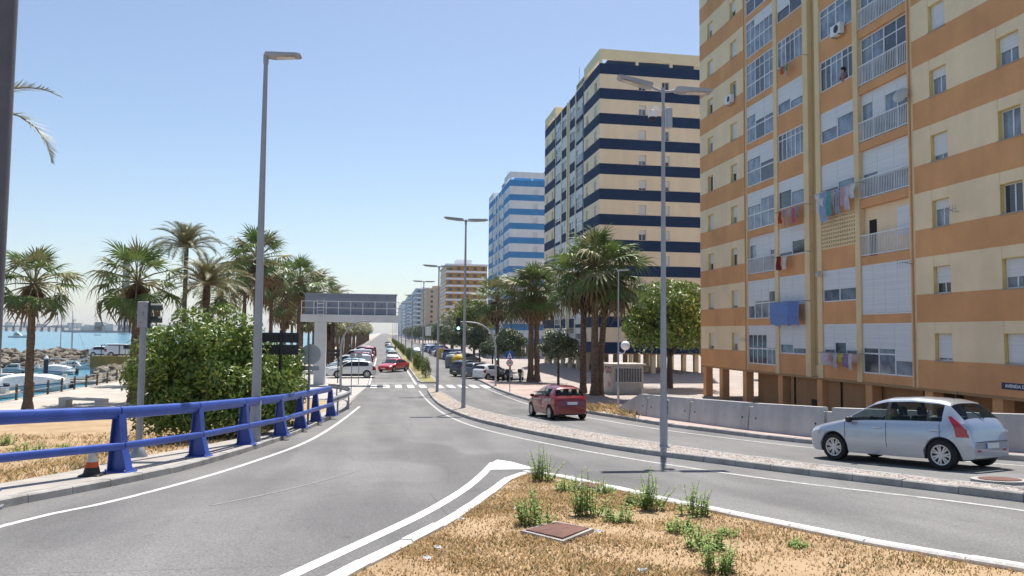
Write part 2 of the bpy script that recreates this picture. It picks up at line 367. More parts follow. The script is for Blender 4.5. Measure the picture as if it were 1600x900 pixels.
# painted markings
ribbon('edge_line', smooth_line([(-5.6, 3)] + [P(u, v) for u, v in ((0, 823), (190, 780), (400, 720), (480, 690), (530, 660), (562, 635))]), .13, .004, AGED)
ribbon('edge_line', smooth_line([P(u, v) for u, v in ((655, 611), (672, 630), (700, 650), (760, 672), (900, 702), (1050, 727), (1250, 755), (1600, 798))] + [(9.3, 5)]), .12, .004, OLDPAINT)
ribbon('edge_line', smooth_line([P(u, v) for u, v in ((757, 606), (830, 633), (912, 651), (1032, 671), (1100, 680), (1270, 700), (1600, 728))]), .12, .004, OLDPAINT)
ribbon('edge_line', [(-1.05, 64), (-1.05, 130)], .13, .0085, PAINT); ribbon('edge_line', [(2.75, 64), (2.75, 200)], .13, .0085, PAINT)
ribbon('faded_line', smooth_line([P(u, v) for u, v in ((330, 790), (450, 765), (560, 735))]), .07, .0045, mat('ghost_paint', (.24, .235, .235), (.18, .178, .178), 6, .85, coord='World'))
nose = smooth_line([P(u, v) for u, v in ((400, 925), (460, 897), (540, 860), (620, 823), (675, 795.5), (725, 765), (752, 743), (771, 723))])
ribbon('nose_line', nose, .17, .005, PAINT)
struct(drape('nose_marking', [P(u, v) for u, v in ((762, 734), (767, 724), (777, 718.5), (800, 722), (836, 732), (815, 733.5), (770, 734))], .006, PAINT, .4))
for k in range(5): struct(drape('crosswalk_stripe', [(x, y) for x, y in ((-.9+k*.95, 59.6), (-.4+k*.95, 59.6), (-.4+k*.95, 63.4), (-.9+k*.95, 63.4))], .004, PAINT, 2))
for k in range(5): struct(drape('crosswalk_stripe', [(x, y) for x, y in ((4.2+k*.92, 59.4), (4.7+k*.92, 59.4), (4.7+k*.92, 63.2), (4.2+k*.92, 63.2))], .004, PAINT, 2))
ribbon('stop_line', [(-.9, 66), (2.6, 66)], .3, .004, PAINT)
# the planted median of the avenue beyond the crossing
kb = [(3.3, 65.5), (4.6, 65.5), (4.75, 68), (4.75, 640), (3.05, 640), (3.05, 68)]
struct(MB().prism([(x, y) for x, y in kb], -.02, .13, 'z').build('avenue_median_kerb', CONC))
struct(MB().prism([(3.45, 65.8), (4.45, 65.8), (4.58, 68), (4.58, 640), (3.22, 640), (3.22, 68)], .0, .15, 'z').build('avenue_median_ground', mat('median_lawn', (.16, .19, .06), (.33, .25, .12), 1.2, .95, coord='World')))
# ---------------------------------------------------------------- buildings: the slab blocks along the avenue
WHITE = mat('white_aluminium', (.74, .75, .77), (.66, .67, .69), 2.0, .4, spec=.5)
SHUT = mat('roller_shutter', (.70, .71, .73), (.60, .61, .63), 1.2, .55, bump=.5, bscale=3, stretch=(.2, .2, 9))
DGLASS = mat('dark_window_glass', (.025, .032, .045), (.06, .075, .095), .8, .06, spec=.8)
BGLASS = mat('curtained_window_glass', (.22, .27, .33), (.10, .13, .18), 1.4, .08, spec=.8, lo=.4, hi=.6)
REVEAL = mat('yellow_reveal', (.80, .60, .24), (.72, .53, .21), 1.2, .85)
SILL = mat('stone_sill', (.42, .38, .33), (.33, .29, .25), 3, .8)
DARK = mat('dark_interior', (.018, .016, .015), (.03, .027, .024), 1.0, .9)
def shared(key, fn, _c={}):
    if key not in _c: _c[key] = fn()
    return _c[key]
# every opening is built on the plane x = 0 looking to -x; y runs along the facade (0 .. w), z from 0 to h
def window_unit(parent, loc, w, h, shut, variant, rot=0.0, deep=.245, rev=None):
    rv = rev or REVEAL
    def mk_rev():
        b = MB(); d = deep
        b.box((.006, -.02, 0), (d, .006, h-.006), 0).box((.006, w-.006, 0), (d, w+.02, h-.006), 0).box((.006, -.02, h-.006), (d, w+.02, h+.02), 0); return b.mesh('reveal', rv)
    def mk_sill(): return MB().box((-.035, -.03, -.045), (deep, w+.03, -.001)).mesh('sill', SILL)
    def mk_frame():
        b = MB(); x0, x1 = deep-.05, deep-.005
        for a, c in (((x0, 0, 0), (x1, .05, h)), ((x0, w-.05, 0), (x1, w, h)), ((x0, .05, 0), (x1, w-.05, .05)), ((x0, .05, h-.05), (x1, w-.05, h)), ((x0, w/2-.03, .05), (x1, w/2+.03, h-.05))): b.box(a, c)
        return b.mesh('window_frame', WHITE)
    def mk_pane(): return MB().box((deep-.028, .05, .05), (deep-.018, w-.05, h-.05)).mesh('pane', BGLASS if variant % 3 else DGLASS)
    def mk_shut(): return MB().box((deep-.085, .03, h*(1-shut)), (deep-.055, w-.03, h)).mesh('roller_shutter', SHUT)
    k = (round(w, 2), round(h, 2), deep, rv.name)
    f = put('window', shared(('wf',)+k, mk_frame), parent, loc, (0, 0, rot))
    put('pane', shared(('wp', variant % 3 == 0)+k, mk_pane), f); put('reveal', shared(('wr',)+k, mk_rev), f); put('sill', shared(('ws',)+k, mk_sill), f)
    if shut > .03: put('roller_shutter', shared(('wsh', round(shut, 2))+k, mk_shut), f)
    return f
def enclosure(parent, loc, w, h, kind, shut, n, variant, low=0.0):
    """a glazed-in or shuttered terrace: frame with n bays, each with pane and shutter; low = height of railing or lower panels"""
    x0, x1 = .02, .085
    def fr():
        b = MB(); b.box((x0, 0, 0), (x1, .06, h)).box((x0, w-.06, 0), (x1, w, h)).box((x0, .06, 0), (x1, w-.06, .06)).box((x0, .06, h-.07), (x1, w-.06, h))
        for i in range(1, n): b.box((x0, w*i/n-.035, .06), (x1, w*i/n+.035, h-.07))
        if low > .1: 
            for i in range(n): b.box((x0+.01, w*i/n+.035, low-.035), (x1-.01, w*(i+1)/n-.035, low+.035))
        for i in range(n):
            c = w*(i+.5)/n
            if kind != 'shutter': b.box((x0+.015, c-.025, .06), (x1-.01, c+.025, h-.07))
        if kind == 'window':
            for i in range(n): b.box((x0+.012, w*i/n+.035, h*.76-.025), (x1-.012, w*(i+1)/n-.035, h*.76+.025))
        return b.mesh('terrace_frame', WHITE)
    key = (round(w, 2), round(h, 2), kind, n, round(low, 2)); f = put('terrace_window', shared(('ef',)+key, fr), parent, loc)
    r = random.Random(variant*31+n)
    for i in range(n):
        a, c = w*i/n+.035+(.025 if i == 0 else 0), w*(i+1)/n-.035-(.025 if i == n-1 else 0)
        gl = BGLASS if r.random() < .62 else DGLASS
        MB().box((.052, a, .06), (.06, c, h-.07)).build('pane', gl, f)
        s = shut if shut >= .95 or shut < .04 else min(1, max(0, shut + r.choice((-.22, 0, 0, .12))))
        if s > .04: MB().box((.008, a-.01, max(.07, h*(1-s))), (.019, c+.01, h-.06)).build('roller_shutter', SHUT, f)
    return f
def railing(parent, loc, w, h, m=None, name='balcony_railing'):
    def rl():
        b = MB(); b.box((0, 0, h-.05), (.05, w, h)).box((.01, 0, .04), (.04, w, .08)); k = int(w/.115)
        for i in range(k+1): b.box((.012, i*w/k*(1-.025/w), .08), (.038, i*w/k*(1-.025/w)+.026, h-.05))
        return b.mesh('railing', m or WHITE)
    return put(name, shared(('rl', round(w, 2), round(h, 2), (m or WHITE).name), rl), parent, loc)
FH = 2.8; Z0 = 2.15
#          start, end (metres from the block's far end), kind
BAYS = [(7.33, 10.88, 'terrace'), (11.29, 14.17, 'room'), (15.81, 18.77, 'room'), (19.15, 22.69, 'terrace')]
WINS = [(1.36, 2.29), (5.04, 5.98), (24.1, 25.1), (27.74, 28.8)]
BLEN = 30.04; BW = 12.9
def slab_block(name, label, X, Yfar, cA, cB, cPil, seed, spec=None, nfl=11, end_windows=True, rev=None, detail=True):
    """a long block: front facade on the plane x = X looking to the road, far end at y = Yfar, near end at Yfar - BLEN. Local y grows towards the camera."""
    root = thing(name, label, 'apartment block', (X, Yfar, 0)); root.scale = (1, 1, 1); r = random.Random(seed)
    def L(y): return -y                                       # local y of a distance from the far end
    def panel(nm, y0, y1, z0, z1, m, x0=0.0, x1=.25): return MB().box((x0, L(y1), z0), (x1, L(y0), z1)).build(nm, m, root)
    top = Z0+nfl*FH+1.2
    # core behind the facade skin, floor slabs' undersides, pillars
    MB().box((.26, -BLEN+.26, Z0+.02), (BW-.26, -.26, top-.3)).build('core', cB, root)
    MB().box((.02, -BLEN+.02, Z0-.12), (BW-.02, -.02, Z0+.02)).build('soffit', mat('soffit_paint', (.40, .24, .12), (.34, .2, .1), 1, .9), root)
    solid = [b for b in BAYS]
    for k in range(nfl+1):
        zb = Z0+FH*k; z1 = zb+1.2 if k else zb+1.2
        # brown band: full at the window sections, thinner at the terraces
        for a, c in ((0, 7.0), (23.04, BLEN)): panel('spandrel_band', a, c, zb, z1, cA)
        for a, c, kd in BAYS:
            panel('parapet', a, c, zb, zb+(1.15 if kd == 'room' or k == nfl else .42), cA, .03)
        # end faces
        for yy in (0.0, BLEN):
            y0, y1 = (L(.25), L(0)) if yy == 0 else (L(BLEN), L(BLEN-.25))
            MB().box((.25, y0, zb), (BW, y1, z1)).build('end_band', cA, root)
        MB().box((BW-.25, -BLEN+.25, zb), (BW, -.25, z1)).build('rear_band', cA, root)
        if k == nfl: break
        z2 = zb+FH
        # cream band cut by windows
        def cream(a, c, ws):
            e = a
            for w0, w1 in ws: panel('wall_panel', e, w0, z1, z2, cB, .004); panel('lintel_panel', w0+.012, w1-.012, z1+1.13, z2, cB, .009); e = w1
            panel('wall_panel', e, c, z1, z2, cB, .004)
        cream(0, 7.0, WINS[:2]); cream(23.04, BLEN, WINS[2:])
        for w0, w1 in WINS:
            sh = r.choice((.95, .95, .62, .8, .35, .5, 0, .9)); window_unit(root, (0, L(w1), z1), w1-w0, 1.13, sh, r.randrange(9), rev=rev)
        MB().box((BW-.25, -BLEN+.25, z1), (BW-.004, -.25, z2)).build('rear_wall', cB, root)
        for yy in (0, 1):
            y0, y1 = (L(.25), L(.004)) if yy == 0 else (L(BLEN-.004), L(BLEN-.25))
            if yy == 0 or not end_windows: MB().box((.25, y0, z1), (BW-.25, y1, z2)).build('end_wall', cB, root)
            else:
                e = .25
                for xw in (4.62, 7.4):
                    MB().box((e, y0, z1), (xw, y1, z2)).build('end_wall', cB, root); MB().box((xw, y0, z1+1.13), (xw+.88, y1, z2)).build('end_lintel', cB, root); e = xw+.88
                    sh = r.choice((.95, .6, .95, .4, 0, .8))
                    window_unit(root, (xw, -BLEN, z1), .88, 1.13, sh, r.randrange(9), rot=math.pi/2, rev=rev).location = (xw+.88, -BLEN, z1)
                MB().box((e, y0, z1), (BW-.25, y1, z2)).build('end_wall', cB, root)
        # the four terraces of the floor
        for bi, (a, c, kd) in enumerate(BAYS):
            w = c-a; zl = zb+(1.15 if kd == 'room' else .42); h = FH-(1.15 if kd == 'room' else .42)
            sp = (spec or {}).get((k, bi))
            if sp is None:
                q = r.random(); sp = ('shutter', r.choice((.3, .5, .7, .85, 1.0))) if q < .7 else (('window', r.choice((0, .2, .3))) if q < .9 else ('rail', r.choice((.3, .6, .0))))
            kd2, sh = sp[0], sp[1]; n = sp[2] if len(sp) > 2 else (3 if kd == 'terrace' else 2)
            loc = (.03, L(c), zl)
            if kd2 in ('shutter', 'window'): enclosure(root, loc, w, h, kd2, sh, n, seed+k*7+bi, .95 if kd == 'terrace' else 0)
            elif kd2 == 'rail':
                enclosure(root, (.16, L(c), zl), w, h, 'window' if sh < .2 else 'shutter', sh, n, seed+k*7+bi); railing(root, (0, L(c), zl), w, 1.0)
            elif kd2 == 'lattice':
                b = MB(); nn, mm = 15, 8
                for j in range(mm+1): b.box((.0, L(c), zl+h*j/mm-.045), (.1, L(a), zl+h*j/mm+.045) if j < mm else (.1, L(a), zl+h))
                for i in range(nn+1):
                    y = L(c)+w*i/nn
                    for j in range(mm): b.box((.004, max(L(c), y-.05), zl+h*j/mm+.045), (.096, min(L(a), y+.05), zl+h*(j+1)/mm-.045))
                struct(b.build('breeze_block_screen', cPil, root), 'stuff'); MB().box((.22, L(c), zl), (.25, L(a), zl+h)).build('screen_backing', DARK, root)
            elif kd2 == 'open':
                railing(root, (0, L(c), zl), w, 1.05); yl = mat('balcony_yellow', (.62, .47, .22), (.55, .41, .19), 1, .85)
                MB().box((.27, L(c), zl), (.29, L(a), zl+h)).build('balcony_back_wall', yl, root)
                MB().box((.245, L(a)-.9, zl), (.268, L(a)-.35, zl+1.75)).build('balcony_doorway', DARK, root)
                MB().box((.22, L(c)+.05, zl+.75), (.266, L(c)+1.1, zl+h-.3)).build('roller_shutter', SHUT, root)
    # pilasters, the stair recess with its shade painted as a darker colour, the pipes
    for a, c in ((7.0, 7.33), (10.88, 11.29), (14.17, 14.67), (15.37, 15.81), (18.77, 19.15), (22.69, 23.04)): panel('pilaster', a, c, Z0-.02 if a > 7 else Z0, top, cPil, -.04 if 8 < a < 22 else .008)
    panel('shaded_stair_recess', 14.67, 15.37, Z0+.6, top, mat(name+'_recess_shade', tuple(q*.8 for q in cPil.diffuse_color[:3]) if False else (.50, .36, .17), (.45, .32, .15), 1, .9), .22, .255)
    MB().tube([(-.03, L(7.12), Z0), (-.03, L(7.12), top)], .045, 6).build('drainpipe', cA, root); MB().tube([(-.03, L(22.86), Z0), (-.03, L(22.86), top)], .045, 6).build('drainpipe', cA, root)
    # roof terrace frame
    for s0, s1 in ((0, 7.0), (23.04, BLEN)):
        for (a, c, x0, x1) in ((s0, s1, 0, .3), (s0, s1, BW-.3, BW), (s0, s0+.3, .3, BW-.3), (s1-.3, s1, .3, BW-.3)):
            MB().box((x0, L(c), top+.5), (x1, L(a), top+1.62)).build('roof_fascia', cPil, root)
        for y in (s0+.01, s1-.32):
            for x in (.01, 4.3, 8.4, BW-.32): MB().box((x, L(y)-.3, top-.3), (x+.3, L(y), top+.5)).build('roof_post', cPil, root)
        MB().box((1.2, L(s1)+1.0, top-.3), (BW-1.2, L(s0)-1.0, top+.75)).build('roof_room', cA, root)
    MB().box((.1, L(23.0), top+.001), (.35, L(18.8), top+.95)).build('roof_parapet', cPil, root)
    for k in range(6): MB().box((.08, L(22.6)+k*.62, top+.35), (.099, L(22.6)+k*.62+.3, top+.8)).build('parapet_vent', DARK, root)
    MB().box((3, -18, top-.3), (9, -12, top+2.6)).build('lift_house', cPil, root)
    MB().box((8, -BLEN+5, top-.3), (8.9, -BLEN+6.2, top+3.1)).build('chimney', mat('brick_chimney', (.3, .12, .07), (.2, .08, .05), 3, .9), root)
    MB().tube([(2.5, L(11), top), (2.5, L(11), top+6)], .035, 5).build('antenna_mast', flat('mast_metal', (.4, .4, .42), .4, .6), root)
    # ground floor
    pil = cA if name == 'apartment_block' and X < 23 else cPil
    for y in (.2, 2.9, 6.4, 10.9, 15, 19.2, 23.3, 27, BLEN-.7):
        for x in (.1, 6.2, BW-.6): MB().box((x, L(y)-.5, -.05), (x+.5, L(y), Z0-.12)).build('pillar', pil, root)
    return root
OR_A = mat('orange_brown_render', (.72, .365, .165), (.60, .30, .135), .45, .92, bump=.25, bscale=40, coord='World', streak=.05)
OR_B = mat('cream_yellow_render', (.88, .695, .465), (.77, .60, .40), .45, .92, bump=.25, bscale=40, coord='World', streak=.04)
OR_P = mat('cream_pilaster', (.78, .60, .36), (.70, .53, .31), .8, .9, bump=.2, bscale=40, coord='World', streak=.05)
SPEC = {(0,0): ('window', .45, 3), (1,0): ('shutter', .55, 4), (2,0): ('rail', .45, 4), (3,0): ('window', .25, 2), (4,0): ('shutter', .5, 2), (5,0): ('shutter', .5, 3), (6,0): ('window', 0, 3), (7,0): ('window', .3, 3),
        (0,1): ('shutter', .68, 2), (1,1): ('shutter', .97, 4), (2,1): ('shutter', .75, 2), (3,1): ('shutter', .4, 2), (4,1): ('window', 0, 3), (5,1): ('shutter', .6, 2), (6,1): ('window', 0, 3), (7,1): ('shutter', .5, 2),
        (0,2): ('shutter', .8, 3), (1,2): ('shutter', .62, 2), (2,2): ('lattice', 0), (3,2): ('shutter', .7, 2), (4,2): ('shutter', .6, 2), (5,2): ('window', 0, 3), (6,2): ('window', 0, 2),
        (0,3): ('shutter', .72, 3), (1,3): ('shutter', 1.0, 4), (2,3): ('open', 0), (3,3): ('rail', .5, 3), (4,3): ('rail', .45, 4), (5,3): ('rail', .0, 2), (6,3): ('rail', .1, 3)}
orange = slab_block('apartment_block', 'orange and cream banded apartment block on pillars, nearest on the right, laundry hanging outside', 22.8, 53.0, OR_A, OR_B, OR_P, 3, SPEC)
NV_A = mat('navy_render', (.013, .037, .098), (.010, .03, .082), .6, .88, coord='World'); NV_B = mat('cream_render', (.88, .735, .53), (.83, .69, .495), .4, .92, coord='World', streak=.05)
NV_P = mat('cream_roof_render', (.80, .69, .47), (.74, .63, .42), .5, .9, coord='World')
slab_block('apartment_block', 'navy and cream striped apartment block with open roof frame, beyond the orange one', 23.7, 113.0, NV_A, NV_B, NV_P, 11, rev=NV_B).scale = (1, 1, 1.029)
LB_A = mat('sky_blue_render', (.07, .27, .55), (.06, .24, .5), .6, .88, coord='World'); LB_B = mat('white_render', (.78, .79, .82), (.72, .73, .77), .4, .92, coord='World', streak=.05)
slab_block('apartment_block', 'light blue and white striped apartment block behind the navy one', 23.7, 176.0, LB_A, LB_B, LB_B, 23, rev=LB_B)
# ground floor rooms of the orange block (local y = distance from its far end, negative)
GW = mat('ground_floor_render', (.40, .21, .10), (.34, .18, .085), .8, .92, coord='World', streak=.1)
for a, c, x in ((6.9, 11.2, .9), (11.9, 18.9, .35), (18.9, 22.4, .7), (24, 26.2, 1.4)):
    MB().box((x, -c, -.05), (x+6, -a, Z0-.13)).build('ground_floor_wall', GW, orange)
MB().box((.30, -14.9, .25), (.349, -14.1, .9)).build('vent_grille', DARK, orange); MB().box((.27, -15.0, .2), (.30, -14.0, .25)).build('vent_frame', SILL, orange)
for y in (12.4, 16.9): MB().tube([(.3, -y, -.05), (.3, -y, Z0-.13)], .05, 6).build('drainpipe', DARK, orange)
# farther blocks down the avenue: wall mass, bands, each window and balcony a part
def far_block(label, X, Y0, Y1, depth, h, wall, trim, fl, wins_front, wins_end, seed, balc=None, name='apartment_block'):
    root = thing(name, label, 'apartment block', (X, Y0, 0), 0, 'far apartment blocks down the avenue'); ln = Y1-Y0; r = random.Random(seed)
    MB().box((0, 0, 0), (depth, ln, h)).build('wall', wall, root); MB().box((-.25, -.25, h), (depth+.25, ln+.25, h+.7)).build('roof_parapet', trim, root)
    MB().box((depth*.3, ln*.35, h+.7), (depth*.7, ln*.6, h+3.4)).build('lift_house', trim, root)
    wm = shared('fw', lambda: MB().box((-.05, 0, 0), (.03, 1.5, 1.35)).mesh('window', DGLASS)); we = shared('fe', lambda: MB().box((0, -.05, 0), (1.4, .03, 1.35)).mesh('window', DGLASS))
    fh = (h-3.2)/fl
    for k in range(fl):
        z = 3.2+fh*k
        if trim is not None and balc != 'none': MB().box((-.06, -.06, z-.05), (depth*.999, ln*.999, z+.75)).build('band', trim if balc != 'white' else LB_B, root)
        for i in range(wins_front): put('window', wm, root, (0, ln*(i+.3)/wins_front, z+1.0))
        for i in range(wins_end): put('window', we, root, (depth*(i+.3)/wins_end, 0, z+1.0))
        if balc == 'balcony':
            for i in range(wins_front//2): MB().box((-1.1, ln*(2*i+.2)/wins_front, z), (-.06, ln*(2*i+1.6)/wins_front, z+1.0)).build('balcony', LB_B, root)
    return root
OC = mat('ochre_render', (.46, .22, .045), (.42, .2, .04), .5, .9); BG = mat('beige_render', (.52, .42, .32), (.46, .37, .28), .5, .9); PB = mat('pale_blue_render', (.25, .38, .50), (.2, .31, .43), .5, .9); WH = LB_B
far_block('ochre block with white window bands at the far right of the avenue', 23.7, 298, 330, 16, 30.5, OC, WH, 10, 8, 5, 5, 'white')
ob = bpy.data.objects[-1] if False else None
far_block('tall plain beige block beyond the ochre one', 23.5, 440, 500, 18, 29, BG, BG, 9, 10, 2, 6, 'none')
far_block('pale blue balcony block beyond the beige one', 21.5, 530, 620, 16, 34, PB, WH, 10, 14, 3, 7, 'balcony')
far_block('white and blue balcony block near the avenue end', 21.0, 660, 780, 16, 36, PB, WH, 11, 14, 3, 8, 'balcony')
far_block('pale block far down the avenue where it fades', 20.5, 850, 1100, 18, 38, WH, PB, 11, 16, 3, 9, 'balcony')
far_block('cream block set back between the light blue and ochre blocks', 46, 215, 250, 14, 16, NV_B, WH, 5, 8, 4, 10, 'none')
far_block('low beige block seen behind the orange block\'s pillars', 62, 30, 95, 14, 15, BG, WH, 5, 14, 5, 12, 'none')
# ---------------------------------------------------------------- vegetation
BARK = mat('palm_bark', (.20, .135, .09), (.085, .055, .04), 5.0, .95, bump=1.0, bscale=9, stretch=(1, 1, 2.2), lo=.38, hi=.6)
PHBARK = mat('date_palm_bark', (.13, .095, .07), (.05, .036, .028), 6, .95, bump=1.0, bscale=10, lo=.4, hi=.6)
WOOD = mat('tree_bark', (.12, .095, .075), (.06, .045, .035), 6, .95, bump=.8)
FAN = mat('fan_palm_green', (.15, .22, .05), (.07, .115, .032), 1.6, .5, spec=.5, trans=.22)
FANY = mat('fan_palm_dull', (.25, .24, .11), (.12, .125, .05), 1.6, .55, spec=.5, trans=.2)
DEADF = mat('dead_frond', (.27, .175, .09), (.13, .08, .045), 2.0, .85, trans=.1)
STALK = mat('palm_stalk', (.26, .22, .10), (.17, .14, .06), 2.0, .6)
DATE = mat('date_palm_frond', (.23, .21, .085), (.11, .115, .045), 1.8, .5, spec=.5, trans=.2)
def fan_frond(seed, L=1.0, droop=.35, segs=19, mats=None, fold=.06):
    r = random.Random(seed); b = MB(); pl = .85*L; pts = [(pl*t, 0, .10*math.sin(t*2.2)*L) for t in (0, .5, 1)]
    b.tube(pts, [.028, .02, .014], 4, 1, False); c = Vector(pts[-1])
    for i in range(segs):
        a = R(-112+224*i/(segs-1)) + r.uniform(-.03, .03); ln = L*(.80-.2*abs(a)/2)*r.uniform(.85, 1.1); da = R(224/(segs-1))*.54
        def pt(rad, ang, dz): return c+Vector((rad*math.cos(ang), rad*math.sin(ang)*.92, dz))
        m = .45*ln; dz = r.uniform(.5, 1.3)*droop*L; up = fold*L*(1 if i % 2 else -1)*.4
        v = [pt(.03, a-da, 0), pt(.03, a+da, 0), pt(m, a+da*.95, up-.03*L), pt(m, a-da*.95, -up*.2-.03*L), pt(.76*ln, a+da*.26, -dz*.36), pt(.76*ln, a-da*.26, -dz*.36), pt(ln, a+r.uniform(-.05, .05), -dz)]
        b.add(v, [(0, 1, 2, 3), (3, 2, 4, 5), (5, 4, 6)], 0)
    return b.mesh('frond', mats or [FAN, STALK])
def date_frond(seed, L=3.0, arch=1.0, mats=None):
    r = random.Random(seed); b = MB(); n = 30; sp = []
    for i in range(n+1):
        t = i/n; ang = .35-arch*1.55*t**1.5
        if i == 0: p = Vector((0, 0, 0))
        else: p = sp[-1]+Vector((math.cos(ang), 0, math.sin(ang)))*(L/n)
        sp.append(p)
    b.tube(sp[::5], [.03*(1-.75*k/6) for k in range(7)], 4, 1, False)
    for i in range(3, n+1):
        t = i/n; ll = L*.17*math.sin(math.pi*min(1, .18+t*.86))**.7+.1; d = (sp[i]-sp[i-1]).normalized(); nrm = Vector((-d.z, 0, d.x))
        for s in (-1, 1):
            for q in (0, .5):
                p = sp[i-1].lerp(sp[i], q); o = (d*r.uniform(.75, 1.05)+Vector((0, s*r.uniform(.65, .95), 0))+nrm*r.uniform(.1, .5)).normalized(); w = .022*L/3
                e = p+o*ll*r.uniform(.85, 1.1)-Vector((0, 0, ll*.16)); sd = d*w
                b.add([p-sd, p+sd, p.lerp(e, .55)+sd*.8, e, p.lerp(e, .55)-sd*.8], [(0, 1, 2, 3, 4)], 0)
    return b.mesh('frond', mats or [DATE, STALK])
FANS = [fan_frond(i, 1.0, (.25, .4, .55)[i % 3], mats=[(FAN, FAN, FANY)[i % 3], STALK]) for i in range(6)]
DEADS = [fan_frond(40+i, .95, .75, 11, [DEADF, STALK]) for i in range(3)]
DATES = [date_frond(i, 3.0, (.75, 1.0, 1.25, .9)[i]) for i in range(4)]
def trunk_mesh(h, r0, r1, seed, m, lean=0.0, rings=22, flare=1.5, name='trunk'):
    r = random.Random(seed); b = MB(); n = 12; vs = []
    for i in range(rings+1):
        t = i/rings; z = h*t; rr = (r0+(r1-r0)*t)*(1+(flare-1)*max(0, 1-t*7)**2)
        for j in range(n):
            a = 2*math.pi*j/n + (i % 2)*.26; q = rr*(1+r.uniform(-.09, .11)); vs.append((lean*t*t*h+q*math.cos(a), q*math.sin(a), z-.05))
    b.add(vs, [(i*n+j, i*n+(j+1) % n, (i+1)*n+(j+1) % n, (i+1)*n+j) for i in range(rings) for j in range(n)]+[tuple(rings*n+j for j in range(n))])
    return b.mesh(name, m, True)
def skirt_mesh(L, h, seed):                                   # the hanging dead leaves under a fan palm's crown
    r = random.Random(seed); b = MB()
    for i in range(150):
        a = r.uniform(0, 6.283); z = r.uniform(-h, .05*L); rr = r.uniform(.22, .42)*L*(1-.35*abs(z)/h); w = r.uniform(.03, .07)*L; ln = r.uniform(.3, .62)*L
        p = Vector((rr*.6*math.cos(a), rr*.6*math.sin(a), z)); q = Vector((rr*1.5*math.cos(a), rr*1.5*math.sin(a), z-ln*.5)); e = Vector((rr*1.25*math.cos(a), rr*1.25*math.sin(a), z-ln)); s = Vector((-math.sin(a), math.cos(a), 0))*w
        b.add([p-s*.4, p+s*.4, q+s, e, q-s], [(0, 1, 2, 3, 4)])
    return b.mesh('dead_leaf_skirt', DEADF)
SKIRTS = [skirt_mesh(1.0, .75, i) for i in range(3)]
def fan_palm(x, y, h, size, label, seed, r0=.22, lean=0.0, rz=None, n=36, group=None, skirt=.62, z=None):
    r = random.Random(seed); t = thing('fan_palm', label, 'palm tree', (x, y, T(x, y) if z is None else z), r.uniform(0, 6.28) if rz is None else rz, group)
    put('trunk', trunk_mesh(h, r0, r0*.72, seed, BARK, lean), t); top = Vector((lean*h, 0, h-.05))
    for k in range(n):
        az = k*2.39996+r.uniform(-.25, .25); q = (k+.5)/n; el = R(84-142*q**.95+r.uniform(-12, 12)); s = .94*size*(.78+.3*min(1, q*1.8))*r.uniform(.82, 1.12)
        put('frond', FANS[r.randrange(6)] if q < .9 else DEADS[r.randrange(3)], t, top+Vector((.1*math.cos(az), .1*math.sin(az), .12*size*(1-q*2))), (r.uniform(-.4, .4), -el, az), s)
    if skirt: put('dead_leaf_skirt', SKIRTS[seed % 3], t, top-Vector((0, 0, .3*size*(1.1-skirt))), None, size*skirt)
    return t
def date_palm(x, y, h, size, label, seed, r0=.24, lean=0.0, n=44, group=None, z=None, rz=None):
    r = random.Random(seed); t = thing('date_palm', label, 'palm tree', (x, y, T(x, y) if z is None else z), r.uniform(0, 6.28) if rz is None else rz, group)
    put('trunk', trunk_mesh(h, r0, r0*.85, seed, PHBARK, lean, flare=1.2), t); top = Vector((lean*h, 0, h-.1))
    for k in range(n):
        az = k*2.39996+r.uniform(-.2, .2); q = (k+.5)/n; el = R(78-100*q+r.uniform(-7, 7)); s = size/3.0*(.8+.25*min(1, q*2))*r.uniform(.9, 1.08)
        put('frond', DATES[r.randrange(4)], t, top+Vector((.12*math.cos(az), .12*math.sin(az), 0)), (r.uniform(-.3, .3), -el, az), s)
    return t
def join_palm(n, seed):                                       # whole crown in one mesh for palms too far off to pick leaves apart
    r = random.Random(seed); b = MB()
    for k in range(n):
        az = k*2.39996; q = (k+.5)/n; M = Matrix.Rotation(az, 4, 'Z') @ Matrix.Rotation(-R(80-125*q+r.uniform(-9, 9)), 4, 'Y') @ Matrix.Scale(r.uniform(.85, 1.1), 4)
        me = fan_frond(r.randrange(99), 1.0, .45, 9) if k < 1e9 else None
        vs = [M @ v.co for v in me.vertices]; b.add(vs, [tuple(p.vertices) for p in me.polygons], 0); bpy.data.meshes.remove(me)
    b2 = skirt_mesh(1.0, .8, seed); b.add([v.co for v in b2.vertices], [tuple(p.vertices) for p in b2.polygons], 1); bpy.data.meshes.remove(b2)
    return b.mesh('crown', [FANY, DEADF])
FARCROWN = [join_palm(22, i) for i in range(3)]
FARTRUNK = trunk_mesh(1.0, .2, .15, 5, BARK, 0, 8)
def far_palm(x, y, h, size, label, i, group):
    t = thing('fan_palm', label, 'palm tree', (x, y, 0), i*1.7, group); put('trunk', FARTRUNK, t, None, None, (1.1, 1.1, h)); put('crown', FARCROWN[i % 3], t, (0, 0, h), None, size); return t

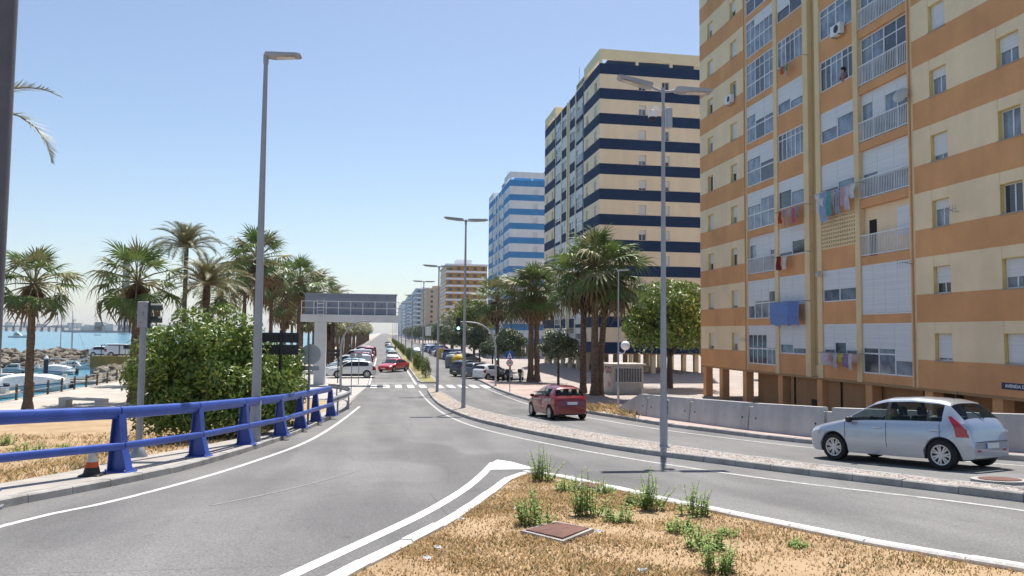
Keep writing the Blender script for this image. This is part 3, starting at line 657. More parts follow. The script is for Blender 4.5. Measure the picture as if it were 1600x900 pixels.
def leaves(b, r, c, rad, n, size, up=.25, mi=(0, 0, 0, 1), squash=.8):   # leaf quads over one clump
    for _ in range(n):
        d = Vector((r.gauss(0, 1), r.gauss(0, 1), r.gauss(0, 1)+up)); d.normalize()
        p = c+Vector((d.x*rad, d.y*rad, d.z*rad*squash))*r.uniform(.72, 1.05); nm = (d+Vector((r.gauss(0, .55), r.gauss(0, .55), r.gauss(0, .55)))).normalized()
        a = nm.orthogonal().normalized(); q = r.uniform(0, 6.28); a = (Matrix.Rotation(q, 3, nm) @ a); e = nm.cross(a); s = size*r.uniform(.7, 1.3)
        b.add([p-a*s, p+e*s*.42+nm*s*.1, p+a*s, p-e*s*.42+nm*s*.1], [(0, 1, 2, 3)], r.choice(mi))
def crown_mesh(seed, rx, ry, rz, clumps, per, size, mats, mi=(0, 0, 0, 1), inner=.5, flat=-.6, cr=(.2, .38), name='crown'):
    r = random.Random(seed); b = MB(); R0 = (rx+ry+rz)/3
    for k in range(clumps):
        d = Vector((r.gauss(0, 1), r.gauss(0, 1), r.gauss(0, 1))).normalized()
        if d.z < flat: d.z *= -.5
        f = r.uniform(inner, .84); leaves(b, r, Vector((d.x*rx*f, d.y*ry*f, d.z*rz*f)), R0*r.uniform(*cr), per, size, mi=mi)
    leaves(b, r, Vector((0, 0, 0)), R0*.62, clumps*per//9, size*1.5, mi=(mi[0],))
    return b.mesh(name, mats)
def limb_mesh(h, r0, seed, spread, m=WOOD, n=5):
    r = random.Random(seed); b = MB(); b.tube([(0, 0, -.1), (.03, .02, h*.5), (0, 0, h)], [r0*1.25, r0, r0*.8], 9)
    for k in range(n):
        a = 6.283*k/n+r.uniform(-.4, .4); q = spread*r.uniform(.7, 1.1)
        b.tube([(0, 0, h*.93), (q*.4*math.cos(a), q*.4*math.sin(a), h+spread*.35), (q*math.cos(a), q*math.sin(a), h+spread*.8)], [r0*.6, r0*.4, r0*.15], 6)
    return b.mesh('trunk', m, True)
LEAF = mat('laurel_leaf', (.19, .285, .042), (.08, .135, .025), 1.1, .42, spec=.5, trans=.18, lo=.3, hi=.7)
LEAFY = mat('laurel_new_leaf', (.42, .46, .10), (.24, .3, .055), 2.0, .45, spec=.5, trans=.25)
FIC = mat('ficus_leaf', (.10, .14, .065), (.045, .07, .032), .9, .4, spec=.55, trans=.12, lo=.3, hi=.7)
FICY = mat('ficus_pale_leaf', (.26, .31, .17), (.16, .2, .1), 2, .45, spec=.5, trans=.15)
PEP = mat('pepper_tree_leaf', (.17, .22, .045), (.10, .14, .03), 1.5, .5, trans=.3)
def broad_tree(name, label, x, y, h, rx, rz, me, trunk_h, r0, seed, cat='tree', group=None, zc=None):
    t = thing(name, label, cat, (x, y, T(x, y)), seed*1.3, group); put('trunk', limb_mesh(trunk_h, r0, seed, rx*.6), t); put('crown', me, t, (0, 0, h)); return t
# the large laurel bush behind the blue barrier: two crowns of one bush
bx, by = P(342, 694); bx -= .55; by += 2.3
bush = thing('laurel_bush', 'large glossy green bush growing behind the blue barrier', 'bush', (bx, by, T(bx, by)))
put('foliage', crown_mesh(3, 2.7, 1.7, 2.25, 66, 340, .085, [LEAF, LEAFY], (0, 0, 0, 0, 1), .6, name='foliage'), bush, (-.3, .3, 1.95))
put('foliage', crown_mesh(4, 1.6, 1.5, 1.85, 40, 270, .085, [LEAF, LEAFY], (0, 0, 0, 0, 1), .6, name='foliage'), bush, (.95, 3.9, 1.5))
put('foliage', crown_mesh(5, 2.9, 1.6, .9, 44, 200, .085, [LEAF, LEAFY], (0, 0, 0, 0, 1), .6, name='foliage'), bush, (-.1, .1, .72)); put('foliage', crown_mesh(6, 1.5, 1.5, .8, 24, 200, .085, [LEAF, LEAFY], (0, 0, 0, 0, 1), .6, name='foliage'), bush, (1.0, 3.9, .6))
put('stems', limb_mesh(.5, .09, 2, 1.6, n=8), bush)
# palms on the promenade side, nearest first
fan_palm(*P(43, 643), 6.75, 1.62, 'short fan palm beside the stone bench, at the left edge', 1, .22)
def by_depth(u, dep, z=0.0):                                  # a place on the ground seen in column u at a known depth
    p = at_depth(u, 514, dep); return p.x, p.y
def crown_z(v, u, dep): q = at_depth(u, 514, dep); return z_on(q.x, q.y, v)
fan_palm(*by_depth(212, 46), crown_z(437, 210, 46), 1.95, 'fan palm with stout ringed trunk just left of the bush, behind the traffic signal', 2, .27)
date_palm(*by_depth(287, 64), crown_z(385, 290, 64), 3.3, 'tallest feather palm with thin dark trunk above the bush', 3, .2)
date_palm(*by_depth(321, 48), crown_z(443, 321, 48), 3.0, 'bushy feather palm with long arching fronds above the bush', 4, .24)
fan_palm(*by_depth(381, 66), crown_z(432, 381, 66), 1.7, 'fan palm just left of the tall single-arm lamp post', 5, .2)
fan_palm(*by_depth(399, 60), crown_z(405, 403, 60), 2.1, 'tall fan palm directly behind the tall single-arm lamp post', 6, .22)
fan_palm(*by_depth(423, 74), crown_z(438, 425, 74), 2.0, 'fan palm just right of the tall single-arm lamp post', 7, .22)
fan_palm(*by_depth(467, 72), crown_z(440, 470, 72), 2.1, 'fan palm rising left of the gantry sign', 8, .24)
fan_palm(*by_depth(494, 84), crown_z(455, 497, 84), 2.0, 'fan palm behind the left end of the gantry sign', 9, .22)
date_palm(*by_depth(520, 92), crown_z(464, 518, 92), 2.6, 'feather palm showing above the gantry sign', 10, .22)
fan_palm(*by_depth(343, 82), crown_z(462, 343, 82), 1.9, 'small distant fan palm seen over the top of the bush', 12, .2)
fan_palm(*by_depth(442, 96), crown_z(470, 442, 96), 1.9, 'small distant fan palm right of the dark sign back', 13, .2)
px, py = by_depth(-78, 21); ph_ = crown_z(168, -78, 21)-T(px, py); pm = thing('date_palm', 'feather palm at the upper left edge, only two frond tips in view', 'palm tree', (px, py, T(px, py)))
put('trunk', trunk_mesh(ph_, .24, .2, 14, PHBARK, 0, flare=1.2), pm)
for az, el, k, sc_ in ((-9, 16, 0, 1.0), (-14, -12, 1, 1.16)) + tuple((100+14*q, 65-8*q % 90, q % 4, 1.0) for q in range(12)): put('frond', DATES[k], pm, (0, 0, ph_-.1), (0, -R(el), R(az)), sc_)
# the long avenue rows
ORD = ['first', 'second', 'third', 'fourth', 'fifth', 'sixth', 'seventh', 'eighth', 'ninth', 'tenth', 'eleventh', 'twelfth', 'thirteenth', 'fourteenth', 'fifteenth', 'sixteenth', 'seventeenth', 'eighteenth', 'nineteenth', 'twentieth', 'twenty-first', 'twenty-second', 'twenty-third', 'twenty-fourth', 'twenty-fifth', 'twenty-sixth']
k = 0
for y in [100+7.5*i for i in range(0, 60)]:
    if y > 420: break
    far_palm(-7.4+rnd.uniform(-.25, .25), y, 5.6+rnd.uniform(-.5, .9), 1.75*rnd.uniform(.9, 1.1), ('fan palm, %s in the row of trunks along the parked cars' % ORD[k]) if k < 12 else 'fan palm far off in the long row along the parked cars', k, 'far promenade palms'); k += 1
for y in [108+11*i for i in range(0, 16)]:
    far_palm(-13.5+rnd.uniform(-.6, .6), y, 6.2+rnd.uniform(-.6, 1.2), 1.8*rnd.uniform(.9, 1.1), 'fan palm in the seaward row of the promenade beyond the gantry', k, 'far seaward palms'); k += 1
# right-hand side palms
fan_palm(*P(911, 617), crown_z(432, 893, 52), 2.1, 'leftmost of the three tall palms beside the kiosk', 21, .24, .0, n=38, skirt=.95)
fan_palm(*P(929, 621), crown_z(412, 926, 51), 2.2, 'middle and tallest of the three palms beside the kiosk', 22, .27, n=38, skirt=.95)
fan_palm(*P(937, 620), crown_z(428, 960, 52), 2.1, 'rightmost palm of the three beside the kiosk, leaning right', 23, .25, .09, rz=.1, n=38, skirt=.95)
fan_palm(*P(829, 596), crown_z(458, 824, 69), 2.2, 'left palm of the close pair by the parked motorcycles', 24, .27, n=38, skirt=.95)
fan_palm(*P(839, 596), crown_z(452, 846, 68), 2.2, 'right palm of the close pair by the parked motorcycles', 25, .26, .03, n=38, skirt=.95)
fan_palm(*by_depth(777, 88), crown_z(468, 776, 88), 2.3, 'palm left of the curved traffic-light arm, before the light blue block', 26, .27, n=38, skirt=.95)
for i, (u, d, v) in enumerate(((722, 150, 493), (708, 190, 498), (694, 240, 503))): far_palm(*by_depth(u, d), crown_z(v, u, d), 2.1, ('fan palm before the ochre block, nearest', 'fan palm before the ochre block, second', 'fan palm before the ochre block, farthest')[i], i, None)
# broad-leaved trees
BIG = crown_mesh(11, 3.9, 3.7, 3.9, 84, 200, .17, [LEAF, LEAFY], (0, 0, 0, 0, 1), .6)
x, y = by_depth(1046, 63); broad_tree('broad_tree', 'big bright green tree between the orange and navy blocks', x, y, crown_z(506, 1046, 63), 3.6, 3.4, BIG, 2.6, .24, 3)
FICM = [crown_mesh(30+i, 1.62, 1.6, 1.6, 42, 120, .1, [FIC, FICY], (0, 0, 0, 1), .62, cr=(.24, .36)) for i in range(3)]
def ficus(u, v, d, s, label, i, group=None):
    x, y = by_depth(u, d); t = thing('ficus_tree', label, 'tree', (x, y, T(x, y)), i*1.1, group); zc = crown_z(v, u, d)-T(x, y)
    put('trunk', limb_mesh(max(.6, zc-.6*s), .09, i, .8), t); put('crown', FICM[i % 3], t, (0, 0, zc), None, s); return t
ficus(873, 545, 56, .98, 'round clipped tree in front of the three tall palms', 1)
ficus(798, 540, 74, 1.15, 'dense clipped tree behind the blue crossing sign', 2)
ficus(750, 534, 86, 1.1, 'dense clipped tree left of the curved traffic-light arm', 3)
ficus(770, 545, 82, .9, 'smaller clipped tree behind the parked white hatchback', 4)
for i, (u, v, d, s) in enumerate(((722, 528, 110, 1.35), (706, 526, 128, 1.35), (692, 524, 150, 1.5))): ficus(u, v, d, s, ('clipped tree beside the yellow recycling bin', 'clipped tree beyond the yellow recycling bin, middle', 'clipped tree far beyond the recycling bins')[i], i)
PEPM = crown_mesh(50, 3.4, 3.4, 3.6, 40, 130, .2, [PEP, LEAFY], (0, 0, 0, 1), .55)
x, y = by_depth(741, 118); broad_tree('pepper_tree', 'light green feathery tree behind the curved traffic-light arm', x, y, crown_z(498, 741, 118), 3.4, 3.6, PEPM, 2.2, .2, 8)
i = 0
for y in [165+13*q for q in range(26)]:
    t = thing('ficus_tree', 'clipped tree in the far row along the right pavement', 'tree', (14.6+rnd.uniform(-.5, .5), y, 0), i, 'far right-hand street trees')
    put('trunk', shared('ftrunk', lambda: limb_mesh(2.6, .1, 3, .8)), t); put('crown', FICM[i % 3], t, (0, 0, 4.4), None, 1.5+rnd.uniform(-.2, .5)); i += 1
for q, (xx, yy) in enumerate(((38, 72), (41, 62), (44, 50), (43, 38))):
    t = thing('ficus_tree', 'clipped tree behind the pillars of the orange block', 'tree', (xx, yy, 0), q, 'trees behind the orange block'); put('trunk', shared('ftrunk', lambda: limb_mesh(2.6, .1, 3, .8)), t); put('crown', FICM[q % 3], t, (0, 0, 4.2), None, 1.5)
# clipped hedge balls on the avenue median
HED = mat('hedge_leaf', (.11, .14, .028), (.05, .07, .018), 2, .5, trans=.15)
HM = []
for s in range(2):
    r = random.Random(s); b = MB()
    for q in range(5): leaves(b, r, Vector((r.uniform(-.12, .12), r.uniform(-.12, .12), .35+q*.17)), .5, 330, .06, mi=(0, 0, 0, 1), squash=.85)
    HM.append(b.mesh('foliage', [HED, LEAFY]))
hp = [71.5, 84.5, 88, 91.5, 112, 116, 121] + [140+8*i for i in range(24)]
for i, y in enumerate(hp):
    lab = {0: 'round clipped shrub nearest the crossing, at the tip of the median', 1: 'second clipped shrub from the crossing on the median', 2: 'third clipped shrub from the crossing on the median', 3: 'fourth clipped shrub from the crossing on the median'}.get(i, 'clipped shrub in the row along the far median')
    t = thing('clipped_shrub', lab, 'shrub', (3.9, y, .15), i, 'far median shrubs' if i > 3 else 'median shrubs by the crossing'); s = 1.0 if i < 6 else .9
    put('foliage', HM[i % 2], t, (0, 0, .05), None, (s*.98, s*.98, s*1.3)); put('stem', shared('hstem', lambda: MB().tube([(0, 0, -.02), (0, 0, .4)], .05, 6).mesh('stem', WOOD)), t)
# ---------------------------------------------------------------- barriers, lamps, signs and other street furniture
BLUE = mat('blue_barrier_paint', (.048, .105, .44), (.036, .08, .34), 1.8, .38, spec=.5, bump=.06, bscale=30, streak=.12)
GALV = mat('galvanised_steel', (.36, .37, .40), (.27, .28, .31), 1.5, .48, .35, streak=.08)
LAMPG = mat('lamp_post_grey', (.40, .405, .43), (.33, .335, .36), 1.0, .5, .2, streak=.1)
ALU = mat('aluminium_grey', (.42, .43, .45), (.36, .37, .39), 2, .4, .5); BLACK = flat('black_plastic', (.02, .02, .022), .5); DSIGN = flat('dark_sign_back', (.02, .022, .024), .6)
JERS = mat('barrier_concrete', (.50, .49, .48), (.40, .39, .385), 1.1, .92, bump=.25, bscale=35, streak=.14)
WPAINT = flat('white_paint', (.78, .78, .77), .5); REDP = flat('red_paint', (.55, .02, .02), .45); BLUP = flat('sign_blue', (.01, .09, .42), .4); YEL = flat('bin_yellow', (.62, .40, .012), .5); GRN = flat('bin_green', (.02, .18, .12), .5)
# blue steel parapet
bl = smooth_line([(-7.85, 7.7), (-6.75, 12.4)] + [P(u, v, .13) for u, v in ((185, 737), (312, 712), (390, 692), (440, 679), (482, 662), (514, 650))])
bp = resample(bl, 3.05); nP = len(bp)
par = thing('steel_barrier', 'blue two-rail steel barrier along the left road edge', 'barrier', (0, 0, 0))
def bz(p): return T(p.x, p.y)+KH
tops = [Vector((p.x, p.y, bz(p)+1.14)) for p in bp]; lows = [Vector((p[0], p[1], bz(q)+.5)) for p, q in zip(offset_line([(v.x, v.y) for v in bp], -.14), bp)]
def orail(a, b, w, h, nm, m):                                 # rounded rail from a to b
    d = (b-a).normalized(); s = Vector((d.y, -d.x, 0)).normalized(); u = s.cross(d); n = 14; mb = MB(); vs = []
    for p in (a, b):
        for j in range(n):
            t = 2*math.pi*j/n; c, q = math.cos(t), math.sin(t); vs.append(p+s*(w/2*math.copysign(abs(c)**.6, c))+u*(h/2*math.copysign(abs(q)**.6, q)))
    mb.add(vs, [(j, (j+1) % n, n+(j+1) % n, n+j) for j in range(n)]+[tuple(range(n-1, -1, -1)), tuple(range(n, 2*n))]); return mb.build(nm, m, par, True)
for i in range(nP):
    a = bp[i]; d = (bp[min(i+1, nP-1)]-bp[max(i-1, 0)]).normalized(); rz = math.atan2(d.y, d.x)
    po = put('post', shared('bpost', lambda: MB().prism([(-.30, .0), (.10, .0), (.07, .5), (.02, 1.12), (-.10, 1.12), (-.16, .5)], -.012, .012, 'x').prism([(-.315, .0), (-.30, .0), (-.16, .5), (-.10, 1.1), (-.115, 1.1), (-.178, .5)], -.1, .1, 'x').prism([(.10, .0), (.118, .0), (.088, .5), (.035, 1.1), (.02, 1.1), (.07, .5)], -.1, .1, 'x').mesh('post', BLUE)), par, (a.x, a.y, bz(a)+.012), (0, 0, rz+math.pi if False else rz))
    put('base_plate', shared('bplate', lambda: MB().bev((-.17, -.36, -.012), (.17, .17, .012), .008).mesh('base_plate', BLUE)), po)
    for sx, sy in ((-.13, -.3), (.13, -.3), (-.13, .12), (.13, .12)): put('bolt', shared('bbolt', lambda: MB().tube([(0, 0, .01), (0, 0, .05)], .018, 6).mesh('bolt', GALV)), po, (sx, sy, 0))
    if i < nP-1:
        g1 = (tops[i+1]-tops[i]).normalized()*.012
        orail(tops[i]+g1, tops[i+1]-g1, .19, .24, 'top_rail', BLUE); orail(lows[i]+g1, lows[i+1]-g1, .12, .15, 'lower_rail', BLUE)
        m2 = tops[i].lerp(tops[i+1], .5)
rf = tops[5].lerp(tops[6], .12)
# guardrail end beyond the blue barrier
gr = thing('guardrail', 'short grey steel guardrail curving at the end of the blue barrier', 'guardrail', (0, 0, 0))
gp = smooth_line([(bp[-1].x+.06, bp[-1].y+.3)] + [P(u, v, .13) for u, v in ((535, 641), (546, 634), (545, 626), (530, 621), (512, 619))], 5); prof = [(-.03, .48), (.03, .54), (-.02, .62), (.03, .70), (-.03, .76)]
gl = offset_line(gp, 0); mb = MB(); vs = []
for i, p in enumerate(gp):
    a = Vector(gp[max(i-1, 0)]); c = Vector(gp[min(i+1, len(gp)-1)]); t = (c-a).normalized()
    for q, z in prof: vs.append((p[0]+t.y*q, p[1]-t.x*q, T(*p)+KH+z))
mb.add(vs, [(i*5+j, i*5+j+1, (i+1)*5+j+1, (i+1)*5+j) for i in range(len(gp)-1) for j in range(4)]); mb.build('beam', GALV, gr, True)
for i in (3, 9, 15, 21): MB().box((gp[i][0]-.05, gp[i][1]-.05, T(*gp[i])), (gp[i][0]+.03, gp[i][1]+.05, T(*gp[i])+.85)).build('post', GALV, gr)
# concrete barriers on the right
jp = [P(u, v) for u, v in ((966, 647), (1018, 655), (1086, 665), (1179, 678), (1299, 692))]
d = (Vector(jp[-1])-Vector(jp[-2])).normalized()
for k in range(1, 6): jp.append((jp[4][0]+(d.x*.86+.34)*3.1*k*.92, jp[4][1]+d.y*3.1*k*.93))
names = ['sloping end piece of the concrete barrier row, beside the lamp post with the globe', 'second concrete barrier from the sloping end', 'third concrete barrier from the sloping end', 'fourth concrete barrier from the sloping end', 'concrete barrier ahead of the silver car\'s bonnet', 'concrete barrier behind the silver car\'s windows', 'concrete barrier behind the silver car\'s tail', 'concrete barrier at the right edge of the road', 'concrete barrier just outside the right edge']
for i in range(len(jp)-1):
    a, c = Vector(jp[i]), Vector(jp[i+1]); ln = (c-a).length-.05; rz = math.atan2(c.y-a.y, c.x-a.x); h = 1.06; z0 = T(a.x-.3, a.y-.1); z1 = T(c.x-.3, c.y-.1)
    t = thing('concrete_barrier', names[min(i, 8)], 'barrier', (a.x, a.y, z0), 0, 'concrete barriers along the right kerb'); t.rotation_euler = (0, -math.atan2(z1-z0, ln), rz)
    nh = .16; prof = [(0, .02), (ln, .02), (ln, h-.13), (ln-nh, h-.13), (ln-nh, h), (nh, h), (nh, h-.13), (0, h-.13)] if i else [(.0, .02), (ln, .02), (ln, h-.13), (ln-nh, h-.13), (ln-nh, h), (ln-.75, h), (.15, .25), (0, .12)]
    mb = MB(); n = len(prof)                                   # battered sides: wide at the foot
    def half(z): return .27-.14*min(1, z/h)
    mb.add([(x, -half(z), z) for x, z in prof]+[(x, half(z), z) for x, z in prof], [tuple(range(n)), tuple(range(2*n-1, n-1, -1))]+[(j, j+n, (j+1) % n+n, (j+1) % n) for j in range(n)]); mb.build('body', JERS, t)
    for x in (.35, ln-.35):
        if i or x > 1: put('lifting_hole', shared('jh', lambda: MB().tube([(0, -.012, 0), (0, .012, 0)], .03, 8).mesh('lifting_hole', DARK)), t, (x, -half(.55)-.004, .55))
    for x in (.7, ln-.7): put('drain_slot', shared('jd', lambda: MB().box((-.16, -.012, 0), (.16, .012, .06)).mesh('drain_slot', DARK)), t, (x, -half(.05)-.004, .02))
# street lamps
def lamp_head(): return MB().prism([(0, -.03), (.22, -.06), (.95, -.035), (1.02, .0), (.9, .035), (.1, .06), (0, .05)], -.2, .2, 'y').mesh('lamp_head', LAMPG)
def lens(): return MB().box((.3, -.11, -.075), (.85, .11, -.05)).mesh('lens', mat('lamp_lens', (.55, .50, .42), (.4, .36, .3), 9, .2))
def street_lamp(u, v, top, label, heads, r0=.1, name='street_lamp', group=None, pos=None, hh=None):
    x, y = pos or P(u, v, .12); z = T(x, y)+(.12 if y < 60 else .13); t = thing(name, label, 'street lamp', (x, y, z), 0, group)
    h = hh or (z_on(x, y, top)-z)
    put('pole', MB().tube([(0, 0, 0), (0, 0, h*.5), (0, 0, h)], [r0, r0*.72, r0*.42], 12).mesh('pole', LAMPG, True), t)
    put('base_sleeve', MB().tube([(0, 0, .0), (0, 0, .05), (0, 0, 1.15), (0, 0, 1.2)], [r0*1.5, r0*1.13, r0*1.1, r0*.98], 12).mesh('base_sleeve', LAMPG, True), t)
    for az, tilt, arm in heads:
        if arm: put('arm', MB().tube([(0, 0, h-.05), (arm*math.cos(az), arm*math.sin(az), h+arm*math.sin(tilt))], .035, 8).mesh('arm', LAMPG), t)
        o = put('lamp_head', shared('lh', lamp_head), t, (arm*math.cos(az), arm*math.sin(az), h+.02+arm*math.sin(tilt)), (0, -tilt, az)); put('lens', shared('ll', lens), o)
    put('cap', MB().tube([(0, 0, h-.22), (0, 0, h+.06)], r0*.55, 10).mesh('cap', LAMPG), t)
    return t, h
street_lamp(398, 690, 88, 'tall single-arm lamp post by the bush, left of the road', [(R(-4), R(2), 0)], .14)
l2, h2 = street_lamp(1037, 697, 141, 'double-headed lamp post with a camera, on the gravel median at right', [(R(168), R(16), .3), (R(-8), R(-2), .35)], .098)
cm = put('dome_camera', MB().tube([(0, 0, 0), (-.1, 0, .12), (-.25, 0, .12), (-.25, 0, .0)], .035, 8).mesh('bracket', WPAINT), l2, (-.08, -.05, h2-.62)); put('housing', MB().lathe([(.05, .06), (.11, .03), (.12, -.14), (.11, -.16)], 14).mesh('housing', WPAINT, True), cm, (-.25, 0, -.02)); put('dome', MB().lathe([(.1, 0), (.095, -.06), (.06, -.11), (.01, -.125)], 14).mesh('dome', BLACK, True), cm, (-.25, 0, -.17))
put('control_box', MB().bev((.08, -.1, h2-1.05), (.24, .1, h2-.5), .02).mesh('control_box', ALU), l2); put('access_hatch', MB().bev((.1, -.07, .85), (.165, .07, 1.25), .01).mesh('access_hatch', ALU), l2)
street_lamp(724, 637, 345, 'double-headed lamp post at the tip of the median before the crossing', [(R(172), R(7), .12), (R(-8), R(2), .12)])
street_lamp(683, 612, 417, 'double-headed lamp post beside the crosswalk, second along the median', [(R(172), R(5), .12), (R(-8), R(2), .12)])
for i, y in enumerate((78, 108, 138, 170, 205, 245, 290, 340)): street_lamp(0, 0, 0, 'double-headed lamp post in the far row along the median', [(R(174), R(4), .12), (R(-6), R(2), .12)], .1, group='far median lamp posts', pos=(3.95, y), hh=9.3)
# slim post with a lantern and a globe by the kiosk
x, y = P(966, 640); z = T(x, y)+.1; gl2 = thing('globe_lamp_post', 'slim pale post with a flat lantern and a white globe lamp', 'street lamp', (x, y, z)); dp = (Vector((x, y, z))-CAM).dot(_f); h = z_on(x, y, 424)-z; hg = z_on(x, y, 541)-z
put('pole', MB().tube([(0, 0, 0), (0, 0, 1.2), (0, 0, 1.25), (0, 0, h)], [.075, .07, .05, .04], 10).mesh('pole', ALU, True), gl2); put('lantern', MB().prism([(-.05, 0), (.6, .06), (.62, .14), (-.05, .1)], -.14, .14, 'y').mesh('lantern', ALU), gl2, (0, 0, h))
put('globe_arm', MB().tube([(0, 0, hg-.3), (.15, 0, hg-.42), (.33, 0, hg-.4), (.42, 0, hg-.22)], .03, 8).mesh('globe_arm', WPAINT, True), gl2); put('globe', MB().lathe([(.02, -.27)]+[(.27*math.cos(R(a)), .27*math.sin(R(a))) for a in range(-75, 80, 15)]+[(.02, .27)], 18).mesh('globe', flat('globe_white', (.85, .85, .83), .25), True), gl2, (.42, 0, hg+.04))
# pole at the left edge of the view
q = at_depth(3.5, 0, 11.5); z = T(q.x, q.y); lp = thing('sign_pole', 'thick dark grey pole cut off by the left edge', 'pole', (q.x, q.y, z)); MB().tube([(0, 0, -.05), (0, 0, 10.5)], .205, 18).build('shaft', mat('dark_pole_paint', (.12, .115, .13), (.095, .09, .105), 2, .5), lp, True); MB().tube([(0, 0, -.05), (0, 0, .05)], .33, 16).build('base_flange', GALV, lp)
# traffic signal seen from behind at left
x, y = P(216, 716, .1); z = T(x, y)+.1; ts = thing('traffic_signal', 'grey traffic signal on a post seen from behind, left of the bush', 'traffic light', (x, y, z), R(12)); dp = (Vector((x, y, z))-CAM).dot(_f); h = at_depth(225, 512, dp).z-z
MB().tube([(0, 0, 0), (0, 0, .06), (0, 0, .28), (0, 0, .3), (0, 0, h)], [.2, .2, .1, .075, .07], 12).build('pole', GALV, ts, True); MB().bev((-.32, -.3, -.1), (.32, .3, .03), .02).build('footing', CONC, ts)
MB().bev((-.13, -.14, h), (.11, .14, h+.62), .025).build('housing', mat('signal_grey', (.34, .345, .36), (.28, .285, .3), 5, .6), ts); MB().box((.11, -.15, h-.01), (.15, .15, h+.63)).build('front_plate', BLACK, ts)
for k in range(2):
    zc = h+.16+.3*k; v = MB(); n = 12
    vs = [(xx, .115*math.cos(R(-20+220*j/n)), zc+.115*math.sin(R(-20+220*j/n))) for xx in (.15, .4) for j in range(n+1)]; v.add(vs, [(j, j+1, n+2+j, n+1+j) for j in range(n)]); v.build('visor', mat('visor_green', (.06, .075, .06), (.045, .055, .045), 3, .5), ts, True)
for dx, dz in ((0, .3), (0, .36), (-.05, .12), (.04, .5)): MB().tube([(dx, -.142, h+dz), (dx, -.15, h+dz)], .014, 6).build('screw', BLACK, ts)
# signs seen from behind
def post_of(u, v, off=.1):
    x, y = P(u, v, off); z = T(x, y)+off; return x, y, z, (Vector((x, y, z))-CAM).dot(_f)
def sign_post(u, v, top, label, r=.035, name='road_sign', m=None):
    x, y, z, dp = post_of(u, v); t = thing(name, label, 'road sign', (x, y, z)); h = at_depth(u, top, dp).z-z; MB().tube([(0, 0, -.1), (0, 0, h)], r, 8).build('post', m or GALV, t, True); return t, dp, z, x
def plate(t, dp, z, x, u0, u1, v0, v1, m, nm='plate', y=.05, tk=.03):
    a = at_depth(u0, v1, dp); c = at_depth(u1, v0, dp); return MB().bev((a.x-x, y, a.z-z), (c.x-x, y+tk, c.z-z), .012).build(nm, m, t)
def disc(t, dp, z, x, u, v, rpx, m, nm='disc', y=.05, tk=.025, n=24):
    c = at_depth(u, v, dp); r = rpx*dp/FPX; return put(nm, MB().tube([(0, 0, 0), (0, tk, 0)], r, n).mesh(nm, m), t, (c.x-x, y, c.z-z))
t, dp, z, x = sign_post(435, 676, 516, 'direction sign with two dark slats seen from behind, right of the tall lamp', .05, m=DSIGN); plate(t, dp, z, x, 391, 465, 520, 535, DSIGN); plate(t, dp, z, x, 391, 465, 539, 554, DSIGN)
t, dp, z, x = sign_post(481, 664, 537, 'round road sign with a small plate seen from behind, by the barrier end', .045); disc(t, dp, z, x, 484.5, 554, 16, ALU, 'round_plate'); plate(t, dp, z, x, 473, 498, 572, 579, ALU, 'lower_plate')
t, dp, z, x = sign_post(527.5, 597, 544, 'small dark two-slat sign seen from behind, by the white parked SUV', .04, m=DSIGN); plate(t, dp, z, x, 513, 532, 546, 550.5, DSIGN); plate(t, dp, z, x, 513, 532, 552, 556.5, DSIGN)
t, dp, z, x = sign_post(548.5, 615, 551, 'thin sign post with a round grey plate before the white SUV', .03); disc(t, dp, z, x, 550.5, 556, 4.2, ALU, 'round_plate')
t, dp, z, x = sign_post(560, 599, 551, 'thin sign post with a square grey plate before the white SUV', .03); plate(t, dp, z, x, 556.5, 566, 552, 560, ALU)
t, dp, z, x = sign_post(796.5, 613, 548, 'blue pedestrian crossing sign above a 30 speed limit sign', .03); plate(t, dp, z, x, 790.3, 803, 549, 561, BLUP, 'crossing_plate', -.06)
a = at_depth(792.3, 559.6, dp); c = at_depth(801, 550.4, dp); mx = (a.x+c.x)/2-x
MB().add([(a.x-x, -.064, a.z-z), (c.x-x, -.064, a.z-z), (mx, -.064, c.z-z)], [(0, 1, 2)]).build('white_triangle', WPAINT, t)
w = c.x-a.x; zz = a.z-z; fg = MB(); fg.tube([(mx, -.066, zz+.235), (mx, -.068, zz+.235)], .022, 10)
for p0, p1 in (((0, .21), (-.005, .12)), ((-.005, .12), (.05, .03)), ((-.005, .12), (-.06, .03)), ((0, .19), (.055, .13)), ((0, .19), (-.05, .14))): fg.tube([(mx+p0[0], -.067, zz+p0[1]), (mx+p1[0], -.067, zz+p1[1])], .013, 5)
fg.build('walking_figure', BLACK, t); disc(t, dp, z, x, 796.6, 567, 5.3, REDP, 'red_ring', -.055); disc(t, dp, z, x, 796.6, 567, 4.0, WPAINT, 'white_disc', -.062, .006)
def text(body, size, m, parent, loc, rot, name='lettering', bold=0):
    cu = bpy.data.curves.new(name, 'FONT'); cu.body = body; cu.size = size; cu.align_x = 'CENTER'; cu.align_y = 'CENTER'; cu.extrude = .002; cu.offset = bold
    o = bpy.data.objects.new(name, cu); me = bpy.data.meshes.new_from_object(o); bpy.data.objects.remove(o); me.materials.clear(); me.materials.append(m); return put(name, me, parent, loc, rot)
c = at_depth(796.6, 567, dp); text('30', .21, BLACK, t, (c.x-x, -.067, c.z-z), (R(90), 0, 0), bold=.006)
